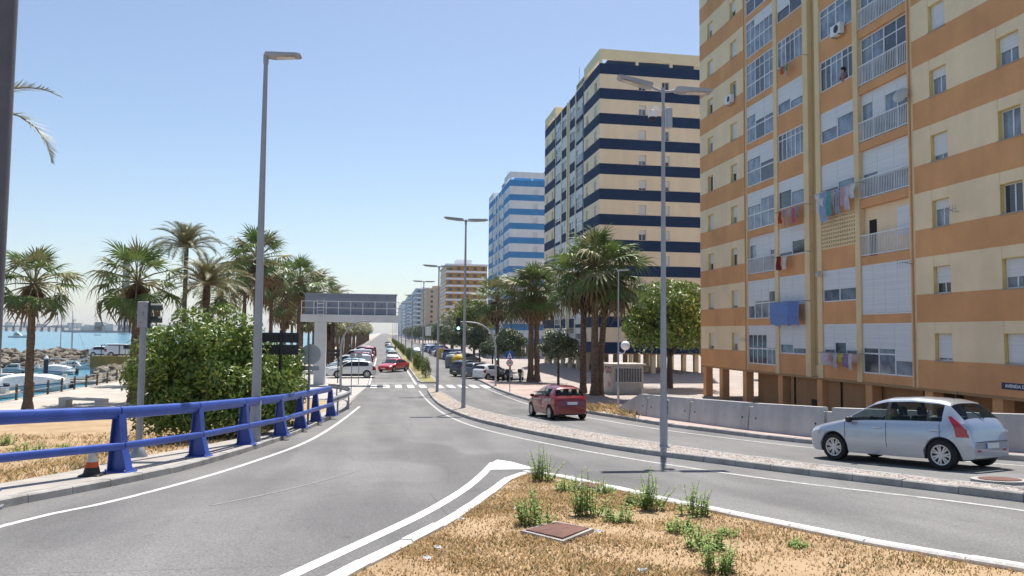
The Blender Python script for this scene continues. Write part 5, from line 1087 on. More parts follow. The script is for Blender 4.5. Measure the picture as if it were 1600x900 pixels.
# ---------------------------------------------------------------- people: one skinned surface each, clothing colours by height
def person_mat(name, bands):
    m = bpy.data.materials.new(name); m.use_nodes = True; n = m.node_tree; b = n.nodes['Principled BSDF']; tc = n.nodes.new('ShaderNodeTexCoord'); sp = n.nodes.new('ShaderNodeSeparateXYZ'); mp = n.nodes.new('ShaderNodeMapRange'); mp.inputs[2].default_value = 2.0
    cr = n.nodes.new('ShaderNodeValToRGB'); cr.color_ramp.interpolation = 'CONSTANT'; e = cr.color_ramp.elements
    while len(e) < len(bands): e.new(.5)
    for q, (z, c) in zip(e, bands): q.position = z/2.0; q.color = (*c, 1)
    n.links.new(tc.outputs['Object'], sp.inputs[0]); n.links.new(sp.outputs[2], mp.inputs[0]); n.links.new(mp.outputs[0], cr.inputs[0]); n.links.new(cr.outputs[0], b.inputs['Base Color']); b.inputs['Roughness'].default_value = .8; return m
SKIN = (.45, .27, .19)
def person(loc, rz, label, pts, edges, m, hair, headat, parent=None):
    t = thing('person', label, 'person', loc, rz); me = bpy.data.meshes.new('body'); me.from_pydata([p[:3] for p in pts], edges, []); o = put('body', me, t); me.materials.append(m)
    md = o.modifiers.new('Skin', 'SKIN'); sv = me.skin_vertices[0].data if me.skin_vertices else None
    if sv is None:
        me.skin_vertices if True else None
        bm_ = __import__('bmesh').new(); bm_.from_mesh(me); bm_.verts.layers.skin.verify(); bm_.to_mesh(me); bm_.free(); sv = me.skin_vertices[0].data
    for v, p in zip(sv, pts): v.radius = (p[3], p[4] if len(p) > 4 else p[3])
    sv[0].use_root = True; md.use_smooth_shade = True; sb = o.modifiers.new('Subdivision', 'SUBSURF'); sb.levels = sb.render_levels = 1
    hx, hy, hz = headat; put('hair', MB().lathe([(.085, -.02), (.103, .04), (.09, .1), (.05, .135), (.01, .145)], 12).mesh('hair', mat('hair_'+hair, {'dark': (.02, .014, .01), 'grey': (.25, .24, .23)}[hair], None, 20, .8), True), t, (hx-.012, hy, hz))
    return t
def walker(u, v, rz, label, m, hair='dark', s=.22):
    x, y = P(u, v)
    pts = [(0, 0, .95, .13, .10), (0, 0, 1.2, .15, .10), (0, 0, 1.42, .15, .09), (0, 0, 1.52, .055), (.01, 0, 1.63, .088), (.0, 0, 1.72, .075),
           (0, .09, .9, .095), (s*.5, .1, .5, .065), (s, .1, .09, .042), (s+.13, .1, .04, .035), (0, -.09, .9, .095), (-s*.35, -.1, .5, .065), (-s*1.1, -.1, .12, .042), (-s*1.1+.12, -.1, .05, .035),
           (0, .2, 1.38, .055), (-.08, .24, 1.12, .042), (.04, .25, .88, .035), (.08, .25, .8, .03), (0, -.2, 1.38, .055), (.1, -.24, 1.12, .042), (.2, -.25, .92, .035), (.24, -.25, .86, .03)]
    ed = [(0, 1), (1, 2), (2, 3), (3, 4), (4, 5), (0, 6), (6, 7), (7, 8), (8, 9), (0, 10), (10, 11), (11, 12), (12, 13), (2, 14), (14, 15), (15, 16), (16, 17), (2, 18), (18, 19), (19, 20), (20, 21)]
    return person((x, y, T(x, y)+.012), rz, label, pts, ed, m, hair, (.005, 0, 1.66))
walker(546, 549, R(90), 'person in a pale top and dark trousers walking on the promenade by the palms', person_mat('clothes_pale_top', [(0, (.02, .02, .02)), (.1, (.03, .035, .06)), (.96, (.5, .52, .55)), (1.47, SKIN)]))
walker(617.5, 552, R(200), 'person in dark clothes crossing by the avenue median', person_mat('clothes_dark', [(0, (.02, .02, .02)), (.1, (.05, .06, .1)), (.96, (.08, .08, .09)), (1.47, SKIN)]))
# driver of the silver car, seated, hands on the wheel (car frame: x forward, y left)
cw = car_silver.matrix_basis
drv = person(tuple(cw @ Vector((.12, .36, 0))), hd, 'driver in a yellow-green vest at the wheel of the silver hatchback', [(0, 0, .62, .15, .13), (-.08, 0, .85, .16, .11), (-.13, 0, 1.05, .16, .09), (-.12, 0, 1.14, .055), (-.09, 0, 1.24, .088), (-.09, 0, 1.32, .075), (.25, .1, .66, .09), (.5, .1, .62, .065), (.62, .1, .4, .05), (.25, -.1, .66, .09), (.5, -.1, .62, .065), (.62, -.1, .4, .05), (-.1, .2, 1.02, .06), (.08, .26, .84, .045), (.34, .17, .93, .036), (.4, .15, .95, .034), (-.1, -.2, 1.02, .06), (.08, -.26, .84, .045), (.34, -.17, .93, .036), (.4, -.15, .95, .034)],
    [(0, 1), (1, 2), (2, 3), (3, 4), (4, 5), (0, 6), (6, 7), (7, 8), (0, 9), (9, 10), (10, 11), (2, 12), (12, 13), (13, 14), (14, 15), (2, 16), (16, 17), (17, 18), (18, 19)], person_mat('clothes_vest', [(0, (.03, .03, .05)), (.7, (.35, .5, .06)), (1.1, SKIN)]), 'dark', (-.10, 0, 1.265)); drv.rotation_euler = car_silver.rotation_euler
# ---------------------------------------------------------------- the marina and the bay
_sea = lambda x, y: SEA
def S(u, v): return cast(u, v, _sea)
HULL = mat('boat_white', (.74, .74, .72), (.62, .62, .60), 2, .35, coat=.3); CANV = mat('boat_canvas', (.70, .70, .69), (.55, .55, .54), 3, .9, bump=.3); TEAL = flat('boat_stripe_blue', (.03, .14, .3), .4); NAVYC = flat('boat_navy', (.02, .03, .08), .4); TEAK = mat('boat_deck', (.42, .36, .27), (.34, .29, .21), 3, .7)
def boat(u, v, L, rz, kind, label, hullm=None, group='boats moored in the marina', pos=None):
    x, y = pos or S(u, v); t = thing('motor_boat' if kind != 'sail' else 'sailing_boat', label, 'boat', (x, y, SEA-.12), rz, group); W = L*.17; n = 14; rows = []
    for i in range(n+1):
        q = i/n; w = W*(1-max(0, (q-.45)/.55)**2.2)*(.9+.1*min(1, q*3)); sh = .75+.35*q*q
        rows.append([(q*L-L*.45, 0, -.15), (q*L-L*.45, w*.62, .0), (q*L-L*.45, w*.92, .35), (q*L-L*.45, w, sh*L*.13+.1)])
    b = MB(); m = 4; vs = [p for r_ in rows for p in [(a, -b2, c) for a, b2, c in reversed(r_)]+r_[1:]]; k = 7; b.add(vs, [(i*k+j, (i+1)*k+j, (i+1)*k+j+1, i*k+j+1) for i in range(n) for j in range(k-1)]+[tuple(range(k-1, -1, -1))]); b.build('hull', hullm or HULL, t, True)
    d = MB(); dv = [(r_[3][0], s*r_[3][1]*.985, r_[3][2]-.06) for r_ in rows for s in (-1, 1)]; d.add(dv, [(2*i, 2*i+2, 2*i+3, 2*i+1) for i in range(n)]); d.build('deck', TEAK if kind == 'open' else HULL, t); zd = rows[5][3][2]
    st = MB()
    for s in (-1, 1): st.add([(r_[3][0], s*(r_[3][1]+.006), r_[3][2]-z) for r_ in rows for z in (.06, .16)], [(2*i, 2*i+1, 2*i+3, 2*i+2) for i in range(n)])
    st.build('rubbing_strake', TEAL, t)
    if kind in ('cabin', 'yacht'):
        h = L*.17; MB().prism([(-L*.18, zd-.08), (L*.27, zd-.08), (L*.14, zd+h*.75), (L*.06, zd+h), (-L*.16, zd+h)], -W*.68, W*.68, 'y').build('cabin', HULL, t); MB().prism([(-L*.12, zd+h*.4), (L*.165, zd+h*.4), (L*.115, zd+h*.78), (-L*.12, zd+h*.78)], -W*.69, W*.69, 'y').build('cabin_window', DGLASS, t)
    if kind == 'yacht': MB().prism([(-L*.12, zd+L*.17), (L*.04, zd+L*.17), (-L*.0, zd+L*.25), (-L*.1, zd+L*.25)], -W*.5, W*.5, 'y').build('flybridge', HULL, t)
    if kind == 'cover':
        c = MB(); cs = []
        for i in range(1, n+1):
            q = i/n; hh = .25+L*.13*math.sin(math.pi*min(1, q*1.05))**.7; w = rows[i][3][1]*.98+.02; z0 = rows[i][3][2]-.03; cs += [(rows[i][0][0], -w, z0), (rows[i][0][0], -w*.55, z0+hh*.8), (rows[i][0][0], 0, z0+hh), (rows[i][0][0], w*.55, z0+hh*.8), (rows[i][0][0], w, z0)]
        c.add(cs, [(i*5+j, (i+1)*5+j, (i+1)*5+j+1, i*5+j+1) for i in range(n-1) for j in range(4)]+[(4, 3, 2, 1, 0)]); c.build('canvas_cover', CANV, t, True)
    if kind == 'open': MB().prism([(0, zd-.1), (L*.12, zd-.1), (L*.1, zd+.55), (.02, zd+.6)], -W*.35, W*.35, 'y').build('console', HULL, t); MB().prism([(L*.1, zd+.5), (L*.13, zd+.5), (L*.09, zd+.95), (L*.07, zd+.95)], -W*.35, W*.35, 'y').build('windscreen', DGLASS, t)
    if kind == 'sail': MB().tube([(L*.08, 0, zd-.1), (L*.08, 0, zd+L*1.25)], .05, 6).build('mast', ALU, t); MB().tube([(L*.08, 0, zd+L*1.15), (L*.52, 0, zd)], .02, 4).build('forestay', ALU, t); MB().tube([(L*.08, 0, zd+.9), (-L*.38, 0, zd+.85)], .07, 6).build('boom', CANV, t); MB().bev((-L*.12, -W*.5, zd-.1), (L*.25, W*.5, zd+.35), .08).build('coachroof', HULL, t)
    if kind in ('open', 'cover', 'cabin'): MB().bev((-L*.45-.35, -.16, .1), (-L*.45-.02, .16, .95), .05).build('outboard_engine', BLACK, t)
    return t
boat(20, 582, 5.2, R(200), 'cabin', 'white cabin boat farthest left in front of the rocks'); boat(2, 589, 5.5, R(190), 'open', 'dark-hulled open boat at the left edge of the marina', NAVYC); boat(33, 612, 7.5, R(5), 'cover', 'white boat under a pale canvas cover, left of the palm trunk'); boat(74, 606, 6.0, R(170), 'cover', 'canvas-covered boat just right of the palm trunk')
boat(12, 606, 6.0, R(15), 'cabin', 'white cabin boat with dark windows behind the canvas-covered one'); boat(4, 622, 5.0, R(80), 'open', 'small open boat at the left edge by the quay'); boat(104, 598, 5.2, R(190), 'open', 'white open boat with a dark engine beside the near rocks'); boat(92, 585, 5.5, R(175), 'cover', 'small covered boat in the second mooring row'); boat(112, 577, 5.5, R(10), 'cabin', 'small cabin boat below the white gangway'); boat(84, 577.5, 6.5, R(180), 'open', 'pale open boat behind the dark mooring post'); boat(61, 580, 5.0, R(185), 'open', 'small open boat right of the palm trunk near the far rocks')
boat(104, 575, 7.5, R(0), 'sail', 'sailing boat with a thin mast and stay before the rocks'); boat(27, 527.5, 13, R(0), 'yacht', 'motor yacht out on the bay at left', group='boats out on the bay'); boat(153, 524, 8, R(180), 'sail', 'sailing boat with a tall mast on the bay', group='boats out on the bay')
for u, v in ((118, 520), (192, 521.5), (87, 519)): boat(u, v, 8, R(20), 'cabin', {118: 'tiny boat on the bay below the far quay', 192: 'tiny boat on the bay below the lattice tower', 87: 'tiny boat on the bay below the viaduct end'}[u], group='boats out on the bay')
x, y = S(40, 600); pn = struct(put('pontoon', None, None, (x, y, SEA))); 
for k in range(14): MB().bev((-14+k*2.4, -.7, .05), (-14+k*2.4+2.36, .7, .4), .04).build('pontoon_section', mat('pontoon_deck', (.45, .42, .38), (.38, .35, .31), 2, .9), pn)
x, y = S(71, 590); mp = thing('mooring_post', 'dark mooring post with a white cone cap in the marina', 'post', (x, y, SEA-1)); MB().tube([(0, 0, 0), (0, 0, 3.6)], .3, 12).build('pile', flat('pile_dark', (.06, .055, .06), .7), mp, True); MB().lathe([(.33, 3.6), (.33, 3.75), (.02, 4.2)], 12).build('cone_cap', WPAINT, mp)
# breakwater: boulders, each its own piece
ROCK = [mat('boulder_%d' % k, c, tuple(q*.55 for q in c), 1.3, .95, bump=.6) for k, c in enumerate(((.25, .21, .16), (.19, .16, .12), (.31, .265, .21)))]
def rock_mesh(seed, m):
    r = random.Random(seed); b = MB(); base = [(x, y, z) for x in (-1, 0, 1) for y in (-1, 0, 1) for z in (-1, 0, 1) if (x, y, z) != (0, 0, 0)]; import bmesh; bm = bmesh.new()
    for p in base:
        v = Vector(p).normalized()*r.uniform(.72, 1.1); bm.verts.new((v.x*1.15, v.y*.9, v.z*.72))
    bmesh.ops.convex_hull(bm, input=bm.verts); me = bpy.data.meshes.new('boulder'); bm.to_mesh(me); bm.free(); me.materials.append(m); return me
ROCKS = [rock_mesh(i, ROCK[i % 3]) for i in range(9)]; rr = random.Random(4)
bwA = thing('breakwater', 'long rubble breakwater across the marina mouth', 'breakwater', (0, 0, 0)); a0 = S(-60, 578); a1 = S(215, 572)
for k in range(290):
    q = rr.random(); s = rr.random()**.8; x = a0[0]+(a1[0]-a0[0])*q; y = a0[1]+(a1[1]-a0[1])*q; put('boulder', ROCKS[rr.randrange(9)], bwA, (x+rr.uniform(-.8, .8), y+s*11, SEA-.3+s*3.0+rr.uniform(-.2, .3)), (rr.uniform(-.5, .5), rr.uniform(-.5, .5), rr.uniform(0, 6)), rr.uniform(.6, 1.15))
dx, dy = a1[0]-a0[0], a1[1]-a0[1]; MB().add([(a0[0], a0[1]+3, SEA-1), (a1[0], a1[1]+3, SEA-1), (a1[0], a1[1]+9.5, .0), (a0[0], a0[1]+9.5, .0), (a1[0], a1[1]+16, .0), (a0[0], a0[1]+16, .0)], [(0, 1, 2, 3), (3, 2, 4, 5)]).build('core', ROCK[1], bwA)
for u, hh in ((39, 6.5), (59, 6)):
    x, y = a0[0]+(a1[0]-a0[0])*(u+60)/275, a0[1]+(a1[1]-a0[1])*(u+60)/275+12; t = thing('breakwater_lamp', 'thin lamp post on the breakwater, %s of the palm trunk' % ('left' if u < 45 else 'right'), 'street lamp', (x, y, -.02)); MB().tube([(0, 0, 0), (0, 0, hh)], .07, 6).build('pole', LAMPG, t); MB().box((-.1, -.1, hh), (.5, .1, hh+.12)).build('lamp_head', LAMPG, t)
m0 = S(118, 600); m1 = S(232, 606); mole = thing('mole', 'short rocky mole with a yellow wall beside the bush', 'breakwater', (0, 0, 0))
for k in range(120):
    q = rr.random(); s = rr.random(); x = m0[0]+(m1[0]-m0[0])*q; y = m0[1]+(m1[1]-m0[1])*q; put('boulder', ROCKS[rr.randrange(9)], mole, (x, y+s*9+2*(1-q), SEA-.3+s*2.1+rr.uniform(-.2, .2)), (rr.uniform(-.5, .5), rr.uniform(-.5, .5), rr.uniform(0, 6)), rr.uniform(.7, 1.25))
yw = mat('yellow_wall', (.42, .30, .09), (.34, .24, .08), .7, .9, streak=.2, coord='World'); ya = at_y(143, 575, m0[1]+11); MB().box((ya.x, m0[1]+10.5, SEA), (m1[0]+4, m0[1]+20, .35)).build('quay_block', CONC, mole); MB().box((ya.x, m0[1]+10.3, -1.0), (m1[0]+4, m0[1]+10.8, at_y(160, 556, m0[1]+11).z)).build('yellow_wall', yw, mole)
gw = thing('gangway', 'white truss gangway leading down to the pontoons', 'gangway', (ya.x-4.2, m0[1]+13, SEA+.6), 0)
for s in (0, .9):
    for zz in (.5, 1.5): MB().tube([(0, s, zz), (4.2, s, zz+1.1)], .06, 6).build('chord', WPAINT, gw)
    for k in range(5): MB().tube([(k*.9, s, .5+k*.23), (k*.9+.6, s, 1.5+k*.23+.15)], .04, 5).build('brace', WPAINT, gw)
c1 = at_y(191, 556, m0[1]+15); car('van', 'white', c1.x, m0[1]+15, R(10), 'white van parked on the mole behind the yellow wall', z=.35).location.z = .36
c1 = at_y(152, 556, m0[1]+15.5); car('hatchback', 'white', c1.x+1, m0[1]+15.5, R(0), 'white car parked at the tip of the mole').location.z = .36
c1 = at_y(172, 556, m0[1]+14); fr = thing('boat_rack', 'open steel rack standing on the mole', 'rack', (c1.x, m0[1]+14, .35)); 
for sx in (-1.2, 1.2):
    for sy in (0, 1.5): MB().tube([(sx, sy, 0), (sx, sy, 1.7)], .06, 6).build('post', DSIGN, fr)
for sy in (0, 1.5): MB().tube([(-1.3, sy, 1.7), (2.6, sy, 1.7)], .06, 6).build('beam', DSIGN, fr)
# the far side of the bay
FARL = mat('far_shore', (.22, .23, .2), (.16, .17, .15), .01, .95, coord='World'); FW = mat('far_white', (.6, .6, .58), (.5, .5, .48), .02, .9, coord='World'); FB = mat('far_grey', (.3, .31, .32), (.24, .25, .26), .02, .9, coord='World')
fd = 3300; pts = [(at_y(u, 514, fd).x, 6+rr.uniform(-2, 5)) for u in range(-150, 330, 8)]; b = MB(); vs = []
for x, h in pts: vs += [(x, fd, SEA-.5), (x, fd+20, h), (x, fd+900, h+8)]
b.add(vs, [(i*3+j, (i+1)*3+j, (i+1)*3+j+1, i*3+j+1) for i in range(len(pts)-1) for j in range(2)]); struct(b.build('far_shore', FARL))
for k in range(46):
    u = rr.uniform(-30, 300); x = at_y(u, 514, fd+60).x; w = rr.uniform(12, 38); h = rr.uniform(9, 26); t = thing('far_building', 'tiny pale building on the far shore of the bay', 'building', (x, fd+60+rr.uniform(0, 60), 4), 0, 'buildings on the far shore'); MB().box((-w/2, 0, 0), (w/2, 14, h)).build('wall', (FW, FB)[k % 2], t); MB().box((-w/2-.5, -.5, h), (w/2+.5, 14.5, h+.8)).build('roof', FB, t)
vd = thing('viaduct', 'long low viaduct crossing the bay at far left', 'bridge', (0, 2100, 0)); xa = at_y(-60, 512, 2100).x; xb = at_y(108, 512, 2100).x; MB().box((xa, 0, 8), (xb, 14, 11)).build('deck', FB, vd); MB().box((xa, -.3, 11), (xb, 0, 12.2)).build('parapet', FW, vd)
for k in range(16): x = xa+(xb-xa)*k/15; MB().box((x-2, 3, SEA-1), (x+2, 9, 8)).build('pier', FB, vd)
fq = thing('far_quay', 'dark harbour quay with pale sheds across the water', 'quay', (0, 1750, SEA)); xa = at_y(100, 514, 1750).x; xb = at_y(330, 514, 1750).x; MB().box((xa, 0, -1), (xb, 60, 4.4)).build('quay_wall', FB, fq)
for u, w, h, m in ((140, 40, 9, FW), (165, 26, 12, FW), (215, 60, 11, FW), (240, 44, 14, FW), (262, 50, 9, FB), (290, 60, 12, FW), (152, 16, 18, FB)): x = at_y(u, 514, 1750).x; MB().box((x-w/2, 6, 4.4), (x+w/2, 30, 4.4+h)).build('shed', m, fq)
pc = at_y(194, 514, 1650); tw = thing('lattice_tower', 'tall waisted lattice power tower across the bay', 'tower', (pc.x, 1650, SEA+2)); TWM = flat('tower_steel', (.07, .10, .15), .7, .0)
def rad(z): return 5.0+6.6*((150-z)/150)**1.7
nh, ns = 22, 12
for k in range(nh+1): z = 150*k/nh; MB().tube([(rad(z)*math.cos(2*math.pi*j/ns), rad(z)*math.sin(2*math.pi*j/ns), z) for j in range(ns+1)], .6, 4, cap=False).build('ring', TWM, tw)
for j in range(ns):
    for s in (1, -1): MB().tube([(rad(150*k/nh)*math.cos(2*math.pi*j/ns+s*.09*k), rad(150*k/nh)*math.sin(2*math.pi*j/ns+s*.09*k), 150*k/nh) for k in range(nh+1)], .85, 4).build('strut', TWM, tw)
MB().tube([(0, 0, 0), (0, 0, 156)], 2.6, 8).build('central_shaft', TWM, tw); MB().box((-30, -.8, 149), (30, .8, 152)).build('cross_arm', TWM, tw)
# ---------------------------------------------------------------- small things: grass, weeds, gravel, laundry, wall fittings
def in_poly(poly):
    n = len(poly)
    def f(x, y):
        c = False; j = n-1
        for i in range(n):
            xi, yi = poly[i]; xj, yj = poly[j]
            if (yi > y) != (yj > y) and x < (xj-xi)*(y-yi)/(yj-yi)+xi: c = not c
            j = i
        return c
    return f
STRAW = mat('straw', (.64, .47, .25), (.46, .32, .165), 1.1, .9, coord='World', trans=.35); STRAW2 = mat('dull_straw', (.55, .41, .22), (.36, .26, .14), 1.4, .9, coord='World'); GREENB = mat('green_blade', (.16, .22, .05), (.09, .13, .03), 2, .7, trans=.2)
def grass(name, poly, n, off, box, hmin, hmax, seed, green=.06, dens=None):
    r = random.Random(seed); f = in_poly(poly); b = MB(); k = 0; tries = 0
    while k < n and tries < n*12:
        tries += 1; x = r.uniform(box[0], box[1]); y = r.uniform(box[2], box[3])
        if not f(x, y): continue
        d = .5+.5*mnoise.noise(Vector((x*1.3, y*1.3, 3)))+.35*mnoise.noise(Vector((x*.4, y*.4, 9)))
        if r.random() > max(.14, d*1.3-.15): continue
        k += 1; z = T(x, y)+off; h = r.uniform(hmin, hmax)*(.35+1.0*d); a = r.uniform(0, 6.28); w = r.uniform(.004, .009)*(1+y*.05); ln = r.uniform(.2, 1.6)*h; dx, dy = math.cos(a), math.sin(a); sx, sy = -dy*w, dx*w
        m = 2 if r.random() < green*(.3+1.4*d) else (0 if r.random() < .62 else 1)
        b.add([(x-sx, y-sy, z-.01), (x+sx, y+sy, z-.01), (x+dx*ln*.45+sx*.7, y+dy*ln*.45+sy*.7, z+h*.65), (x+dx*ln, y+dy*ln, z+h)], [(0, 1, 2), (0, 2, 3)], m)
    return struct(b.build(name, [STRAW, STRAW2, GREENB]), 'stuff')
tag(grass('dry_grass', ISL+[(6, 1), (-1.4, 1)], 48000, KH-.05, (-1.2, 6, 4.2, 16.3), .008, .045, 1), 'short dry yellow grass on the traffic island', 'grass')
tag(grass('dry_grass', GRL, 15000, .02, (-16, -3, 10, 34), .04, .15, 2, .1), 'dry grass on the verge behind the blue barrier', 'grass')
tag(grass('dry_grass', [(x-.2, y) for x, y in rs if 31 < y < 45]+[(11.9, 45), (12.6, 40), (11.3, 33)], 2600, KH, (8, 13, 31, 45), .05, .3, 3, .15), 'dry grass clumps on the pavement edge by the small red hatchback', 'grass')
# loose stones on the gravel median
GRV = [mat('gravel_pale', (.60, .55, .50), (.46, .41, .37), 6, .9, coord='World'), mat('gravel_pink', (.48, .38, .33), (.36, .28, .24), 6, .9, coord='World')]
f = in_poly(MED); b = MB(); r = random.Random(8); k = 0
while k < 15000:
    y = 8+36*r.random()**1.6; x = r.uniform(3, 13)
    if not f(x, y): continue
    if mnoise.noise(Vector((x*.9, y*.9, 1))) < -.28 and r.random() < .8: k += .3; continue
    k += 1; s = r.uniform(.018, .05); z = T(x, y)+KH-.028; a = r.uniform(0, 3.1); c, q = math.cos(a)*s, math.sin(a)*s; h = s*r.uniform(.5, .9)
    b.add([(x+c, y+q, z+h*.3), (x-q*.8, y+c*.8, z+h*.3), (x-c, y-q, z+h*.3), (x+q*.8, y-c*.8, z+h*.3), (x+r.uniform(-.3, .3)*s, y, z+h)], [(0, 1, 4), (1, 2, 4), (2, 3, 4), (3, 0, 4)], 0 if r.random() < .72 else 1)
tag(struct(b.build('gravel', GRV), 'stuff'), 'pale loose gravel covering the median strip', 'gravel')
# weeds, one thing each
WEED = mat('weed_leaf', (.31, .44, .10), (.18, .28, .06), 3, .6, trans=.25); WSTEM = flat('weed_stem', (.14, .17, .06), .7)
def weed_mesh(seed, h, spread, stems, leafs):
    r = random.Random(seed); lf = MB(); st = MB()
    for s in range(stems):
        a = r.uniform(0, 6.28); q = spread*math.sqrt(r.random())*.75; o = Vector((q*math.cos(a), q*math.sin(a), -.03)); hh = h*(1-.6*q/spread)*r.uniform(.5, 1.05); tl = Vector((r.gauss(0, .09)+math.cos(a)*.1*q/spread, r.gauss(0, .09)+math.sin(a)*.1*q/spread, 0))*h
        c = o+tl*.35+Vector((0, 0, hh*.5)); e = o+tl+Vector((0, 0, hh)); st.tube([o, c, e], [.005, .004, .0015], 4)
        for k in range(leafs):
            t = r.uniform(.1, 1)**.8; p = (o.lerp(c, t*2) if t < .5 else c.lerp(e, t*2-1)); az = r.uniform(0, 6.28); L = r.uniform(.03, .085)*(1.35-.75*t); d = Vector((math.cos(az), math.sin(az), r.uniform(.0, .8))).normalized(); sd = Vector((-d.y, d.x, 0))*L*.24; lf.add([p, p+d*L*.5+sd, p+d*L-Vector((0, 0, L*.15)), p+d*L*.5-sd], [(0, 1, 2, 3)])
    return lf.mesh('leaves', WEED), st.mesh('stems', WSTEM)
WM = [weed_mesh(1, .76, .2, 24, 34), weed_mesh(2, .6, .25, 26, 30), weed_mesh(3, .4, .24, 22, 26), weed_mesh(4, .2, .22, 16, 14)]
def weed(u, v, k, s, label, off=KH-.05): 
    x, y = P(u, v, off); t = thing('weed', label, 'weed', (x, y, T(x, y)+off), u, 'green weeds in the dry grass'); put('leaves', WM[k][0], t, None, None, s); put('stems', WM[k][1], t, None, None, s)
for a in ((848, 752, 0, 1.15, 'tall green weed at the tip of the traffic island'), (835, 820, 1, 1.0, 'bushy weed left of the tall one, above the rusty cover'), (917, 806, 0, 1.05, 'tall weed just right of the rusty cover'), (1018, 797, 0, 1.0, 'tall weed halfway along the right island kerb'), (1000, 790, 2, .9, 'low weed touching the tall one by the right kerb'), (1083, 806, 1, .95, 'bushy weed near the right island kerb, below the lamp post'), (968, 815, 2, .9, 'thin weed between the two tall ones'),
          (1060, 832, 2, .8, 'thin weed in the middle of the dry grass'), (1097, 857, 2, 1.0, 'weed above the lowest one at right of the island'), (1119, 893, 1, .8, 'lowest weed at the bottom of the picture'), (1246, 856, 3, .75, 'small flat green weed alone at right on the island'), (884, 768, 2, 1.0, 'low weed by the island tip, right of the tall one'), (945, 772, 2, .9, 'low weed beside the small concrete cover'), (1140, 838, 3, .8, 'tiny weed close to the right kerb')): weed(*a)
for a in ((40, 716, 2, 2.1, 'broad green weed at far left behind the blue barrier'), (60, 713, 1, 1.2, 'second green weed behind the blue barrier'), (100, 702, 3, 2.0, 'small green weed right of the broad one behind the barrier'), (6, 695, 2, 1.6, 'green weed cut by the left edge')): weed(*a, off=.02)
# covers and litter
RUST = mat('rusty_iron', (.17, .075, .055), (.10, .05, .04), 6, .85, bump=.3)
def cover(name, px, label, m, off, th=.03):
    q = [P(u, v, off) for u, v in px]; cx = sum(p[0] for p in q)/4; cy = sum(p[1] for p in q)/4; t = thing(name, label, 'manhole cover', (cx, cy, T(cx, cy)+off)); zz = lambda p, d: T(*p)+d-T(cx, cy)
    def ring(s, d): return [((p[0]-cx)*s, (p[1]-cy)*s, zz(p, d)) for p in q]
    F = [(0, 3, 2, 1), (4, 5, 6, 7), (0, 1, 5, 4), (1, 2, 6, 5), (2, 3, 7, 6), (3, 0, 4, 7)]
    MB().add(ring(1.0, -.1)+ring(1.0, th), [tuple(reversed(f)) for f in F]).build('frame', CONC, t); MB().add(ring(.86, 0)+ring(.86, th+.012), [tuple(reversed(f)) for f in F]).build('lid', m, t)
cover('manhole_cover', ((813, 833), (868, 818), (928, 830), (880, 850)), 'square rusty manhole cover in the dry grass of the island', RUST, KH-.04)
cover('manhole_cover', ((900, 764), (912, 752), (948, 757), (940, 769)), 'smaller rusty cover near the island tip', RUST, KH-.04)
x, y = P(1562, 750, .12); t = thing('manhole_cover', 'round iron cover in the gravel median at far right', 'manhole cover', (x, y, T(x, y)+KH-.01)); t.rotation_euler = (-.07, 0, 0); MB().tube([(0, 0, -.05), (0, 0, .005)], .45, 24).build('frame', CONC, t); MB().tube([(0, 0, 0), (0, 0, .016)], .33, 24).build('lid', RUST, t)
PAPER = mat('litter_paper', (.75, .75, .74), (.6, .6, .6), 8, .8)
for i, (u, v, s, lab) in enumerate(((668, 874, .03, 'crumpled white paper lowest on the island grass'), (684, 857, .03, 'crumpled white paper above the lowest one'), (807, 796, .03, 'white scrap beside the weed above the rusty cover'), (936, 832, .03, 'white scrap at the right corner of the rusty cover'), (1004, 893, .03, 'white scrap at the bottom middle of the island'), (893, 745, .03, 'tiny scrap at the island tip'), (720, 812, .03, 'tiny scrap by the left island kerb'), (1140, 880, .03, 'white scrap right of the lowest weed'))):
    x, y = P(u, v, KH-.03); r = random.Random(i); b = MB(); n = 7; vs = [((a-3)/3*s*1.3+r.uniform(-.3, .3)*s, (c-3)/3*s+r.uniform(-.3, .3)*s, r.uniform(0, 1)*s) for a in range(n) for c in range(n)]; b.add(vs, [(a*n+c, a*n+c+1, (a+1)*n+c+1, (a+1)*n+c) for a in range(n-1) for c in range(n-1)]); o = b.build('paper_scrap', PAPER); o.location = (x, y, T(x, y)+KH-.03); tag(o, lab, 'litter', 'litter on the traffic island')
# laundry on the orange block
FX = 22.8
def cloth(u0, u1, v0, v1, color, label, shape='towel', X=22.38, seed=0):
    a = at_x(u0, v0, X); c = at_x(u1, v1, X); y0, y1, zt, zb = a.y, c.y, a.z, c.z; r = random.Random(seed+int(u0)); nx, nz = 10, 10; b = MB(); vs = []; ph = r.uniform(0, 6)
    for j in range(nz+1):
        t = j/nz
        for i in range(nx+1):
            s = i/nx; k = 1.0
            if shape == 'shirt': k = 1.0 if t < .28 else .72
            elif shape == 'trousers': k = .9-.1*t
            yy = (y0+y1)/2+(y1-y0)*(s-.5)*k; z = zt+(zb-zt)*t*(1+.04*math.sin(s*7+ph)); vs.append((X-23+.035*math.sin(s*9+ph+t*1.5)*(.3+t)+.02*math.sin(t*8), yy, z))
    fs = [(j*(nx+1)+i, j*(nx+1)+i+1, (j+1)*(nx+1)+i+1, (j+1)*(nx+1)+i) for j in range(nz) for i in range(nx) if not (shape == 'trousers' and t and i in (4, 5) and j > 3)]
    b.add([(v[0]+23, v[1], v[2]) for v in vs], fs); m = mat('cloth_%d_%d_%d' % tuple(int(q*99) for q in color), color, tuple(q*.8 for q in color), 5, .9, trans=.25)
    o = b.build({'towel': 'towel', 'shirt': 'shirt', 'trousers': 'trousers'}[shape], m, None, True); tag(o, label, 'laundry', 'laundry outside the orange block'); return o
